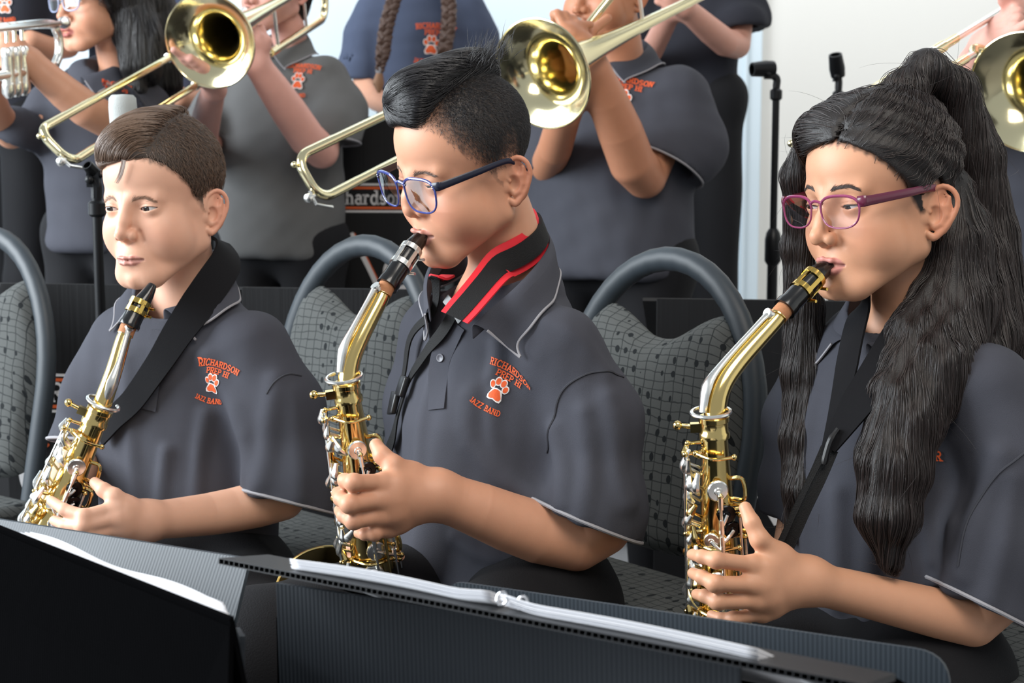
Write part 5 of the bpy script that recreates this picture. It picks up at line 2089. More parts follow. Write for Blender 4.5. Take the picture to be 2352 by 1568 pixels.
    lev = [(.040, -70, .030), (.062, -58, .024), (.080, -80, .026), (.105, -60, .022), (.125, -50, .028), (.145, -74, .024), (.160, -58, .026), (.178, -42, .022), (.20, -70, .030), (.225, -52, .024), (.25, -64, .028), (.275, -48, .026), (.30, -70, .03), (.33, -56, .028), (.36, -66, .03), (.39, -50, .026), (.42, -62, .03)]
    lev += [(.03 + .0165 * i, -84 + 40 * ((i * 7) % 5) / 4, .020 + .004 * (i % 3)) for i in range(25)]
    for t, phi, ln in lev:
        p, o = pt(t, phi, .013 + rs.uniform(0, .006))
        d = nrm(a + np.cross(a, o) * rs.uniform(-.9, .9) + o * rs.uniform(-.25, .25))
        b = MB()
        b.tube(bez([p - d * ln * .5, p - d * ln * .1 + o * .002, p + d * ln * .2 + o * .0025, p + d * ln * .5 - o * .003], 10), np.array([.002, .0024, .0028, .0034, .0040, .0042, .004, .0034, .0026, .0018])[:len(bez([p, p + d, p + 2 * d, p + 3 * d], 10))], 8, up=o, flat=1.35)
        p2, _ = pt(t + .01, phi - 10, .002)
        b.tube([p + o * 0, p2], .0016, 6)
        b.build('side_key', sv if rs.uniform() < .78 else mp, root)
    # gold brackets on the right
    for t, phi in ((.062, 68), (.10, 78), (.19, 70), (.285, 64)):
        p, o = pt(t, phi, .001)
        b = MB()
        p2 = [p, p + o * .014, p + o * .016 + a * .022, p + a * .024]
        b.tube(bez(p2, 14), .0026, 8)
        b.ball(p + o * .017 + a * .03, .0036, 8)
        b.tube([p + a * .03, p + o * .017 + a * .03], .002, 8)
        b.build('key_guard', mp, root)
    # crosswise gold bars
    for t, w_ in ((.03, .026), (.135, .022), (.215, .024), (.245, .026), (.315, .026)):
        c0, _ = pt(t, -60, .010)
        c1_, _ = pt(t + .004, 50, .012)
        cm, _ = pt(t + .002, -5, .014)
        b = MB()
        b.tube(bez([c0, cm, c1_], 10), .0019, 8)
        b.ball(c0, .0036, 8)
        b.ball(c1_, .0036, 8)
        b.build('hinge_bar', mp, root)
    return root


M['gold_lig'] = mat('gilt_ligature', srgb(226, 190, 104), .12, 1.0)
tip1 = at(345, 650, 2.11)
sax('alto saxophone whose mouthpiece stands free below the chin of the left boy', tip1, [at(293, 755, 2.085), at(281, 785, 2.08), at(262, 850, 2.065), at(243, 905, 2.055)], at(226, 950, 2.05), at(62, 1330, 2.06),
    at(-70, 1330, 1.98), (-.25, -.15, .95), M['gold_lig'], seed=2)
tip2 = HB2.W((0, -.071, -.0535))
sax('alto saxophone with silver ligature and upturned bell held by the boy in the middle', tip2, [at(884, 664, 1.945), at(872, 690, 1.938), at(830, 772, 1.918), at(806, 830, 1.908)], at(797, 893, 1.90), at(866, 1345, 1.95),
    at(742, 1352, 2.0), (-.1, -.68, .68), M['silver'], seed=3)
tip3 = HG.W((0, -.074, -.0545))
sax('alto saxophone with gold ligature blown by the long haired girl', tip3, [at(1796, 716, 1.80), at(1775, 742, 1.792), at(1690, 838, 1.762), at(1652, 900, 1.748)], at(1640, 972, 1.742), at(1662, 1545, 1.78),
    at(1530, 1560, 1.70), (-.15, -.2, .95), M['gold_lig'], seed=4)

# straps
M['strap'] = mat('black_webbing', srgb(24, 24, 25), .8, bump=.4, bscale=700, spec=.3)
M['red'] = mat('red_edge', srgb(226, 36, 50), .7)
M['buckle'] = mat('black_plastic', srgb(28, 28, 30), .35)


def wear(head, shirt):
    return lambda P: np.minimum(grp(P, head.W((0, 0, -.03)), .19, lambda q: head.face(head.L(q)) * head.sm), shirt.field(P))


t1 = thing('neck_strap', 'wide black padded strap round the neck of the left boy', 'strap', HB1.W((0, 0, -.14)), 'neck straps of the saxophone players')
w1 = wear(HB1, S1)
ch = lambda w_, pix, y0: list(ray(w_, [p[0] for p in pix], [p[1] for p in pix], y0))
b, P, g = path_band(w1, [at(500, 548, 2.325), at(512, 582, 2.30), at(498, 630, 2.26), at(462, 688, 2.215)] + ch(w1, [(415, 765), (372, 840), (325, 905), (280, 955), (245, 1000)], 1.9), [.044, .050, .048, .038, .034, .032], .011, thick=.004)
b.build('band', M['black_cloth'], t1)
t2 = thing('neck_strap', 'black strap with red edges and a plastic buckle worn by the boy in the middle', 'strap', HB2.W((0, 0, -.14)), 'neck straps of the saxophone players')
w2 = wear(HB2, S2)
nk = [at(1190, 478, 2.15), at(1206, 520, 2.10), at(1168, 585, 2.03), at(1124, 638, 1.972), at(1084, 686, 1.938), at(1046, 730, 1.922)]
b, P, g = path_band(w2, nk, .044, .008, thick=.003, push=True)
b.build('red_lining', M['red'], t2)
b, P, g = path_band(w2, nk, .027, .0115, thick=.0040, push=True)
b.build('pad', M['strap'], t2)
b, P, g = path_band(w2, ch(w2, [(1050, 722), (1010, 780), (975, 835), (950, 880), (928, 950), (905, 1030)], 1.6), .0165, .007, thick=.002)
b.build('webbing', M['strap'], t2)
b, P, g = path_band(w2, [at(1022, 606, 2.01), at(1004, 640, 1.995), at(988, 686, 1.99)], .020, .010, n=16, thick=.003)
b.build('red_lining', M['red'], t2)
b, P, g = path_band(w2, [at(1012, 606, 2.01), at(996, 640, 1.995), at(982, 690, 1.985)] + ch(w2, [(970, 770), (955, 850), (946, 890)], 1.6), .013, .0135, thick=.002)
b.build('webbing', M['strap'], t2)
for c, r, u in (((946, 893), (962, 900), (955, 870)), ((930, 930), (946, 937), (938, 908))):
    fn = frame_on(w2, c, r, u, 1.6)
    uv = np.array([[-.012, -.014], [.012, -.014], [.012, .014], [-.012, .014]])
    q, q2 = fn(uv, .010), fn(uv, .017)
    b = MB()
    b.add(np.concatenate([q, q2]), [(3, 2, 1, 0), (4, 5, 6, 7), (0, 1, 5, 4), (1, 2, 6, 5), (2, 3, 7, 6), (3, 0, 4, 7)])
    b.build('buckle', M['buckle'], t2, bevel=.002)
b, P, g = path_band(w2, ch(w2, [(1052, 694), (1066, 712), (1084, 742)], 1.6), .012, .0205, n=10, thick=.002, smooth=2)
b.build('slider', M['buckle'], t2)
t3 = thing('neck_strap', 'black padded strap half hidden by the hair of the girl', 'strap', HG.W((0, 0, -.14)), 'neck straps of the saxophone players')
w3 = wear(HG, S3)
b, P, g = path_band(w3, [at(2140, 650, 1.92), at(2098, 725, 1.86), at(2050, 800, 1.815), at(1995, 890, 1.785), at(1945, 968, 1.772), at(1908, 1030, 1.768)], [.040, .042, .040, .016], .006, thick=.004, push=True)
b.build('pad', M['black_cloth'], t3)
b, P, g = path_band(w3, [at(2000, 660, 1.90), at(1972, 730, 1.865), at(1955, 800, 1.835), at(1940, 880, 1.805), at(1922, 960, 1.782), at(1902, 1035, 1.77)], [.030, .028, .014], .006, thick=.004, push=True)
b.build('pad', M['black_cloth'], t3)
def free_band(pts, width, name, m, parent, thick=.003):
    P = bez(pts, 30)
    b = MB()
    ribbon(b, P, width, np.tile(V(-.35, -.93, .1), (len(P), 1)), thick)
    return b.build(name, m, parent)


free_band([at(1906, 1030, 1.772), at(1878, 1095, 1.765), at(1842, 1170, 1.76), at(1800, 1262, 1.76), at(1735, 1380, 1.775)], .020, 'webbing', M['strap'], t3)
free_band([at(1890, 1046, 1.764), at(1862, 1100, 1.757), at(1826, 1175, 1.752), at(1790, 1255, 1.752)], .006, 'webbing', M['strap'], t3)
b = MB()
b.tube(bez([at(1925, 985, 1.765), at(1908, 1010, 1.762), at(1898, 1040, 1.76), at(1892, 1066, 1.758)], 14), [.003] * 3 + [.004] * 9 + [.003] * max(0, len(bez([at(1925, 985, 1.765), at(1908, 1010, 1.762), at(1898, 1040, 1.76), at(1892, 1066, 1.758)], 14)) - 12), 8)
b.build('slider', M['buckle'], t3)
# red lanyard of the boy at the left
C = ray(w1, [345, 372, 395, 420], [722, 730, 727, 712], 1.9)
C = bez(C, 60)
C = project(w1, C, .003, 3)
b = MB()
b.tube(C, .0028 + .0007 * np.sin(np.arange(len(C)) * 1.6), 8)
tag(b.build('lanyard', M['red']), 'twisted red cord at the open collar of the left boy', 'lanyard')

# ---------------------------------------------------------------- the players standing behind
def bg_person(label, base, head, neck, yaw, arms, sleeves, feet_z, hands=(), w=1.0, hem=.47, shirt='shirt', group='players standing in the rows behind', hair=None, pants='trousers', logo=None, skin=None, waist=.9, depth=1.0):
    """neck: base of the neck (world); w: width factor; hem: shirt length below the neck"""
    neck = np.asarray(neck, float)
    arms = [([np.asarray(p[0]) - V(0, 0, .035), np.asarray(p[1]) - V(0, 0, .025)] + list(p[2:]), [r[0] * .85, r[1] * .85] + list(r[2:])) for p, r in arms]
    root = thing('person', label, 'person', (neck[0], neck[1], feet_z), group)
    body = Body(head, neck, arms, hands)
    body.build(root, h=.0032 if head.p['detail'] else .005)
    z0 = neck[2]
    sec = [(z0 - hem, 0, 0, .150 * w * waist, .115 * w * depth), (z0 - hem * .7, 0, -.004, .148 * w * waist, .110 * w * depth), (z0 - hem * .4, 0, -.006, .150 * w, .105 * w * depth), (z0 - .12, 0, 0, .148 * w, .095 * w), (z0 - .07, 0, 0, .130 * w, .085 * w), (z0 - .035, 0, 0, .098 * w, .072 * w), (z0 + .005, 0, .005, .064, .058), (z0 + .03, 0, .012, .055, .052)]
    sh = Shirt(neck, yaw, sec, sleeves, noise=(.005, 13, int(abs(neck[0]) * 50) + 2), neck_cut=(head.W((0, .014, -.12)), .05))
    sh.build(root, M[shirt], h=.008)
    try:
        collar_mesh(sh, (0, -.01), z0 - .012, z0 + .05, (.064 * max(w, 1), .064 * max(w, 1), .058 * max(w, 1)), .046, 14, 336, root, M[shirt], M['trim'], lean=(0, .02), n=40)
    except Exception as e:
        print('collar', e)
    R = rot(yaw)
    hz = z0 - hem + .04
    g = lambda x, y, z: V(neck[0], neck[1], z) + R @ V(x, y, 0)
    lw = .078 * w
    trousers(root, g(lw, 0, hz), g(-lw, 0, hz), g(lw * 1.1, -.02, (hz + feet_z) / 2), g(-lw * 1.1, -.02, (hz + feet_z) / 2), g(lw * 1.1, 0, feet_z + .08), g(-lw * 1.1, 0, feet_z + .08), r=(.075 * w, .062, .05), mt=M[pants], h=.012)
    shoes(root, g(lw * 1.1, 0, feet_z), g(-lw * 1.1, 0, feet_z), R @ V(0, -1, 0), M['shoe'])
    if logo:
        fn = frame_on(sh.field, *logo[:3], logo[4])
        k = logo[3]
        Print2D().text('RICHARDSON', .0118 * k, .010 * k, .0405 * k, arc=4.5 / k, weight=.19).lay(lambda uv: fn(uv, .003), 'chest_lettering', M['orange'], root)
        Print2D().text('PREP HI', .0108 * k, .010 * k, .0250 * k, arc=3 / k, weight=.19).lay(lambda uv: fn(uv, .003), 'chest_lettering', M['orange'], root)
        Print2D().text('JAZZ BAND', .0096 * k, -.006 * k, -.043 * k, arc=-5 / k, weight=.19).lay(lambda uv: fn(uv, .003), 'chest_lettering', M['orange'], root)
        f2 = lambda uv, off=.002: fn(uv, off + .002)
        paw(f2, .043 * k, root, M['orange'], M['white'])
    return root, body, sh


def hair_mass(root, f, lo, hi, color, n, length, field, seed, h=.006, rad=.0006):
    v, q = snets(f, lo, hi, h, reach=1.7)
    o = put('hair', mesh_np('hair', v, q), M[color], root)
    if n:
        r = surf_samples(v, q, n, seed)
        C = strands(f, r, None, np.full(n, length), 8, (0, .004), seed, .08, field)
        hair_curves('hair_strands', C, rad, M[color + '_strand'], o)
    return o


def cap_field(H, th=.008):
    return lambda P: smax(H.skull(H.L(P)) - th, (H.hair_z(H.L(P)) - H.L(P)[:, 2]) * .7, .006) * H.sm


def fist(wrist, knuck, dirf, curl, sc=1.0, spread=None, thumb_d=None):
    """a hand closed round something: knuck = middle knuckle; dirf = across the knuckles; curl = where the fingers bend to"""
    wrist, knuck = np.asarray(wrist, float), np.asarray(knuck, float)
    a, c = nrm(dirf), nrm(curl)
    f = nrm(knuck - wrist)
    mcp = [knuck + a * (i - 1.5) * .018 * sc - f * abs(i - 1.5) * .004 for i in range(4)]
    pip = [m + (f * .55 + c * .75) * .030 * sc for m in mcp]
    dip = [p + (c * .9 - f * .5) * .020 * sc for p in pip]
    tip = [p + (-f * .9 + c * .2) * .016 * sc for p in dip]
    td = thumb_d if thumb_d is not None else (c * .8 - a * .6)
    t0 = wrist + f * .025 - a * .018 * sc
    th = [t0, t0 + (nrm(td) * .5 - a * .3 + f * .5) * .028 * sc, t0 + (nrm(td) * .9 - a * .2 + f * .8) * .048 * sc, t0 + (nrm(td) * 1.3 + f * 1.0) * .06 * sc]
    return hand_field(wrist, mcp, pip, dip, tip, th, sc=sc, wr=.024)


SKB = dict(a=srgb(200, 146, 118), b=srgb(214, 160, 146), c=srgb(186, 128, 98), d=srgb(206, 154, 128), e=srgb(204, 150, 132))
M['shirt_grey'] = mat('faded_grey_knit', srgb(98, 98, 98), .88, bump=.35, bscale=1000, var=.06, vscale=30, spec=.2)
M['shirt_black'] = mat('black_knit', srgb(42, 43, 50), .88, bump=.3, bscale=1000, var=.06, vscale=30, spec=.2)
M['shirt_blue'] = mat('blue_grey_knit', srgb(70, 78, 98), .88, bump=.3, bscale=1000, var=.06, vscale=30, spec=.2)

# trumpeter at the left
H = Head(at(225, 2, 3.62), -42, 4, 0, (.98, .95, 1.0), mouth='play', skin=SKB['a'], scalp=srgb(22, 20, 20), cheek=33, lipc=srgb(178, 104, 96), hairline=[(0, 60), (40, 50), (60, 10), (72, -60), (180, -80)], neck=42, lash=1.0)
nb = at(222, 165, 3.66)
arms = [([nb - V(0, 0, .01), nb + V(.11, -.06, -.07), at(243, 285, 3.40), at(150, 215, 3.36), at(68, 140, 3.34)], [.034, .034, .040, .036, .026]),
        ([nb - V(0, 0, .01), nb + V(-.11, .04, -.07), at(20, 330, 3.62), at(-40, 190, 3.45), at(-20, 150, 3.38)], [.034, .034, .036, .032, .025])]
hl = fist(at(68, 140, 3.34), at(5, 112, 3.32), (0, .2, -1), (-.6, .7, .1), 1.1)
P2, BB, SS = bg_person('girl with long dark hair and glasses playing a silver trumpet at the left', None, H, nb, -28, arms,
                       [dict(pts=[nb + V(.115, -.06, -.08), nb + V(.105, -.12, -.13), at(262, 255, 3.42), at(240, 300, 3.38)], rad=[.056, .058, .056, .056], cut=(at(285, 235, 3.46), (-.5, -.5, -.7))),
                        dict(pts=[nb + V(-.12, .04, -.08), nb + V(-.17, .03, -.16), at(30, 310, 3.6), at(10, 350, 3.6)], rad=[.056, .058, .058, .058], cut=(at(22, 325, 3.6), (-.4, -.1, -.9)))],
                       FL, [hl], w=.95, hem=.40, logo=((255, 192), (290, 180), (262, 165), 1.0, 3.2))
H.eyes(P2, M)
cap = cap_field(H, .012)
hc = [H.W((.05, .02, .08)), at(300, 20, 3.62), at(322, 90, 3.60), at(325, 150, 3.58), at(318, 195, 3.56)]
hc2 = [H.W((.03, .07, .06)), at(350, 20, 3.70), at(372, 100, 3.70), at(385, 190, 3.68)]
hair_mass(P2, lambda P: smax(smin(smin(cap(P), chain(P, hc, [.05, .05, .048, .044, .02]), .02), chain(P, hc2, [.05, .05, .045, .03]), .03) + .0015 * np.sin(P[:, 0] * 220), .001 - H.face(H.L(P)) * H.sm, .003), H.t - .26, H.t + .26, 'hair_black', 2500, .12, lambda P: np.tile(V(.02, 0, -1), (len(P), 1)), 5)
M['rim_clear'] = mat('pale_rim', srgb(150, 160, 190), .2, coat=.4)
glasses(H, 'eyeglasses', 'pale eyeglasses of the trumpeter, cut by the upper picture edge', M['rim_clear'], M['lens'], M['rim_clear'], zc=-4, yc=-100)

# person in black behind the trumpeter
H = Head(at(20, -330, 4.4), -10, 0, 0, detail=False, skin=SKB['a'])
nb = at(20, -160, 4.42)
bg_person('person in a black shirt at the top left corner, head outside the picture', None, H, nb, -50,
          [([nb, nb + V(.14, 0, -.08), nb + V(.17, -.03, -.34), nb + V(.10, -.18, -.30)], [.03, .035, .034, .026]), ([nb, nb + V(-.14, 0, -.08), nb + V(-.17, -.03, -.34), nb + V(-.10, -.2, -.40)], [.03, .035, .034, .026])],
          [dict(pts=[nb + V(.13, 0, -.09), nb + V(.16, 0, -.18), nb + V(.17, -.02, -.25), nb + V(.17, -.02, -.36)], rad=[.06, .06, .06, .06], cut=(nb + V(.17, -.02, -.28), (0, 0, -1))),
           dict(pts=[nb + V(-.13, 0, -.09), nb + V(-.16, 0, -.18), nb + V(-.17, -.02, -.25), nb + V(-.17, -.02, -.36)], rad=[.06, .06, .06, .06], cut=(nb + V(-.17, -.02, -.28), (0, 0, -1)))],
          rz, shirt='shirt_black', w=1.05, hem=.56, logo=((12, 12), (40, 12), (12, -15), 1.0, 3.9))
# person half hidden behind the trumpeter and the left trombone
H = Head(at(372, -190, 4.5), -20, 0, 0, detail=False, skin=SKB['a'])
nb = at(372, -45, 4.52)
bg_person('person in a blue grey shirt squeezed between trumpeter and left trombone bell', None, H, nb, -15,
          [([nb, nb + V(.13, 0, -.08), nb + V(.15, -.03, -.34), nb + V(.08, -.18, -.32)], [.03, .035, .034, .026]), ([nb, nb + V(-.13, 0, -.08), nb + V(-.15, -.03, -.34), nb + V(-.08, -.2, -.34)], [.03, .035, .034, .026])],
          [dict(pts=[nb + V(.12, 0, -.09), nb + V(.145, 0, -.18), nb + V(.15, -.02, -.25), nb + V(.15, -.02, -.36)], rad=[.055, .055, .055, .055], cut=(nb + V(.15, -.02, -.27), (0, 0, -1))),
           dict(pts=[nb + V(-.12, 0, -.09), nb + V(-.145, 0, -.18), nb + V(-.15, -.02, -.25), nb + V(-.15, -.02, -.36)], rad=[.055, .055, .055, .055], cut=(nb + V(-.15, -.02, -.27), (0, 0, -1)))],
          rz, shirt='shirt_blue', w=.9, hem=.5, logo=((362, 50), (392, 50), (362, 20), 1.0, 3.9))

# left trombonist
H = Head(at(632, -32, 4.02), -38, 4, 0, (.97, .95, 1.0), mouth='play', skin=SKB['b'], scalp=srgb(20, 18, 19), fade=8, neck=42, lipc=srgb(190, 120, 112), ear_flare=.8)
nb = at(640, 112, 4.06)
arms = [([nb - V(0, 0, .01), nb + V(.115, -.05, -.07), at(750, 385, 3.86), at(660, 250, 3.78), at(592, 150, 3.72)], [.034, .036, .043, .044, .030]),
        ([nb - V(0, 0, .01), nb + V(-.12, .03, -.07), at(455, 390, 4.0), at(475, 260, 3.72), at(492, 205, 3.58)], [.034, .036, .036, .034, .025])]
hl = fist(at(592, 150, 3.72), at(585, 80, 3.70), (.8, .3, -.2), (-.5, .6, .4), 1.05)
hr = fist(at(492, 205, 3.58), at(478, 165, 3.50), (.3, .6, -.4), (-.7, -.3, .3), 1.0)
P4, BB, SS = bg_person('boy in a faded grey shirt playing the left trombone', None, H, nb, -22, arms,
                       [dict(pts=[nb + V(.118, -.05, -.08), nb + V(.155, -.08, -.16), at(768, 300, 3.93), at(765, 345, 3.90)], rad=[.062, .064, .062, .060], cut=(at(772, 322, 3.9), (-.1, -.15, -.95)), piping=M['trim']),
                        dict(pts=[nb + V(-.125, .03, -.08), nb + V(-.17, .02, -.17), at(470, 300, 4.02), at(460, 340, 4.0)], rad=[.06, .06, .058, .056], cut=(at(465, 310, 4.0), (0, -.2, -.95)))],
                       FL, [hl, hr], w=1.12, hem=.52, shirt='shirt_grey', waist=1.0, logo=((685, 188), (715, 190), (686, 165), .9, 3.5))
H.eyes(P4, M)
MOUTH = [H.W((0, -.104, -.065))]
c4 = cap_field(H, .010)
hair_mass(P4, lambda P: smin(c4(P), chain(P, [H.W((.05, .05, 0)), at(682, 20, 4.05), at(672, 62, 4.06)], [.03, .028, .012]), .02), H.t - .2, H.t + .2, 'hair_black', 1500, .05, lambda P: np.tile(V(.1, .1, -1), (len(P), 1)), 6)

# girl with two braids
H = Head(at(962, -205, 4.42), -3, 2, 0, detail=False, skin=SKB['d'])
nb = at(965, -55, 4.46)
arms = [([nb, nb + V(.13, 0, -.08), nb + V(.165, -.02, -.31), nb + V(.06, -.18, -.36)], [.03, .034, .033, .024]), ([nb, nb + V(-.13, 0, -.08), nb + V(-.168, -.02, -.31), nb + V(-.06, -.18, -.36)], [.03, .034, .035, .024])]
P5, BB, SS = bg_person('girl with two long braids hanging over a blue grey shirt', None, H, nb, -3, arms,
                       [dict(pts=[nb + V(s_ * .12, 0, -.09), nb + V(s_ * .148, 0, -.17), nb + V(s_ * .16, -.01, -.24), nb + V(s_ * .17, -.01, -.32)], rad=[.056, .058, .06, .06], cut=(nb + V(s_ * .16, -.01, -.275), (0, 0, -1))) for s_ in (1, -1)],
                       rz, w=.92, hem=.5, shirt='shirt_blue', logo=((990, 105), (1020, 108), (992, 75), 1.15, 3.8))
c5 = cap_field(H, .010)
hair_mass(P5, c5, H.t - .15, H.t + .15, 'hair_brown', 0, .1, None, 7)
for pts in ([(925, -60), (905, 0), (888, 60), (880, 120), (872, 165)], [(1012, -60), (1030, 0), (1030, 60), (1022, 110), (1018, 140)]):
    fW = SS.field
    base = bez([at(x, y, 4.30) for x, y in pts], 40)
    t = np.linspace(0, 1, len(base))
    b = MB()
    for k in range(3):
        ph = 2 * math.pi * k / 3
        off = np.stack([np.sin(t * 34 + ph) * .010, np.sin(t * 68 + 2 * ph) * .006 - .004, 0 * t], 1)
        b.tube(base + off, np.interp(t, [0, .8, .86, 1], [.0125, .0115, .006, .004]), 10)
    o = b.build('braid', M['braid'] if 'braid' in M else M.setdefault('braid', mat('brown_braid', srgb(84, 62, 52), .55, bump=.8, bscale=500, stretch=(1, 1, .3))), P5)
    b = MB()
    e = base[-1]
    b.lathe(e + V(0, 0, .012), (0, 0, -1), [(0, .010), (.01, .012), (.016, .009)], 12)
    b.build('hair_tie', M['trim'], o)
    b = MB()
    b.tube([e, e + V(-.004, 0, -.03), e + V(-.002, 0, -.055)], [.008, .016, .004], 10)
    b.build('braid_end', M.setdefault('braid_tip', mat('light_brown_hair', srgb(150, 112, 84), .6, bump=.6, bscale=400)), o)

# right trombonist
H = Head(at(1388, -22, 3.46), -40, 6, 0, (1.0, .96, 1.02), mouth='play', mouth_z=-62, skin=SKB['c'], scalp=srgb(24, 20, 19), cheek=34, chin_r=18, lipc=srgb(170, 104, 92), neck=52, ear_flare=.8)
nb = at(1405, 135, 3.54)
arms = [([nb - V(0, 0, .01), nb + V(.135, -.06, -.07), at(1478, 448, 3.36), at(1425, 300, 3.28), at(1368, 165, 3.22)], [.038, .040, .047, .049, .032]),
        ([nb - V(0, 0, .01), nb + V(-.13, .05, -.07), at(1250, 420, 3.5), at(1300, 260, 3.25), at(1330, 110, 3.16)], [.036, .038, .038, .034, .026])]
hl = fist(at(1368, 165, 3.22), at(1345, 95, 3.20), (.6, .5, -.3), (-.7, .2, .5), 1.15, thumb_d=(.5, .4, .1))
hr = fist(at(1330, 118, 3.16), at(1322, 72, 3.15), (.7, .3, -.3), (-.4, .6, .5), 1.0, thumb_d=(.6, .5, -.4))
P6, BB, SS = bg_person('stout boy in a dark grey shirt playing the trombone behind the middle boy', None, H, nb, -26, arms,
                       [dict(pts=[nb + V(.135, -.06, -.085), nb + V(.16, -.09, -.19), at(1530, 360, 3.42), at(1510, 420, 3.38)], rad=[.075, .080, .076, .072], cut=(at(1538, 372, 3.38), (-.45, -.2, -.85)), piping=M['trim']),
                        dict(pts=[nb + V(-.135, .05, -.085), nb + V(-.17, .04, -.18), at(1255, 380, 3.52), at(1250, 430, 3.5)], rad=[.07, .07, .066, .064], cut=(at(1255, 390, 3.5), (0, -.1, -.95)))],
                       FL, [hl, hr], w=1.24, hem=.47, waist=1.02, depth=1.15, logo=((1428, 232), (1458, 236), (1430, 205), 1.05, 3.0))
H.eyes(P6, M)
MOUTH.append(H.W((0, -.104, -.062)))
c6 = cap_field(H, .008)
hair_mass(P6, c6, H.t - .18, H.t + .18, 'hair_black', 0, .05, None, 6)

# person standing behind at the right
H = Head(at(1590, -260, 4.25), -30, 4, 0, detail=False, skin=SKB['e'])
nb = at(1600, -95, 4.30)
arms = [([nb, nb + V(.11, -.03, -.08), at(1700, 125, 4.18), at(1630, 70, 4.05), at(1570, 15, 3.95)], [.03, .036, .036, .034, .025]),
        ([nb, nb + V(-.13, .03, -.08), nb + V(-.16, 0, -.33), at(1540, 30, 4.0)], [.03, .036, .034, .025])]
hl = fist(at(1570, 15, 3.95), at(1530, -10, 3.92), (.2, .2, -.9), (-.5, .6, .3), 1.0)
P7, BB, SS = bg_person('person with raised forearm standing in black trousers before the white wall', None, H, nb, -35, arms,
                       [dict(pts=[nb + V(.11, -.03, -.09), nb + V(.135, -.04, -.16), at(1702, 60, 4.20), at(1705, 100, 4.19)], rad=[.054, .056, .054, .052], cut=(at(1702, 66, 4.2), (.1, -.1, -.95))),
                        dict(pts=[nb + V(-.125, .03, -.09), nb + V(-.15, .02, -.18), nb + V(-.16, .0, -.26), nb + V(-.16, 0, -.3)], rad=[.054, .056, .054, .052], cut=(nb + V(-.16, 0, -.27), (0, 0, -1)))],
                       FL, [hl], w=.90, hem=.40, shirt='shirt_black', waist=.9)

# trombonist at the right edge
H = Head(at(2420, -60, 3.15), -40, 6, 0, detail=False, skin=SKB['b'])
nb = at(2425, 95, 3.22)
arms = [([nb, nb + V(.135, -.06, -.08), nb + V(.17, -.14, -.32), at(2420, 130, 2.95)], [.034, .036, .036, .026]),
        ([nb, nb + V(-.12, .04, -.08), at(2155, 330, 3.14), at(2215, 180, 2.98), at(2262, 105, 2.90)], [.034, .036, .036, .033, .026])]
hr = fist(at(2262, 105, 2.90), at(2300, 62, 2.87), (.2, .6, .5), (.3, -.7, .3), 1.05)
hl = fist(at(2385, 100, 2.92), at(2335, 28, 2.88), (.3, .5, -.5), (-.6, -.4, .4), 1.05)
P8, BB, SS = bg_person('trombone player at the right picture edge, hidden by the girl and the bell', None, H, nb, -30, arms,
                       [dict(pts=[nb + V(.135, -.06, -.085), nb + V(.17, -.08, -.18), nb + V(.175, -.1, -.25), nb + V(.175, -.12, -.32)], rad=[.06, .062, .06, .06], cut=(nb + V(.175, -.1, -.27), (0, 0, -1))),
                        dict(pts=[nb + V(-.125, .04, -.085), nb + V(-.17, .04, -.16), at(2180, 255, 3.2), at(2165, 320, 3.18)], rad=[.06, .062, .06, .058], cut=(at(2172, 270, 3.18), (-.1, -.1, -.95)))],
                       FL, [hr, hl], w=1.1, hem=.52)

# ---------------------------------------------------------------- trombones and trumpet
M['brass_pale'] = mat('pale_brass', srgb(246, 234, 190), .14, 1.0, var=.05, vscale=10)
M['brass_red'] = mat('inner_bell_brass', srgb(190, 146, 58), .22, 1.0)


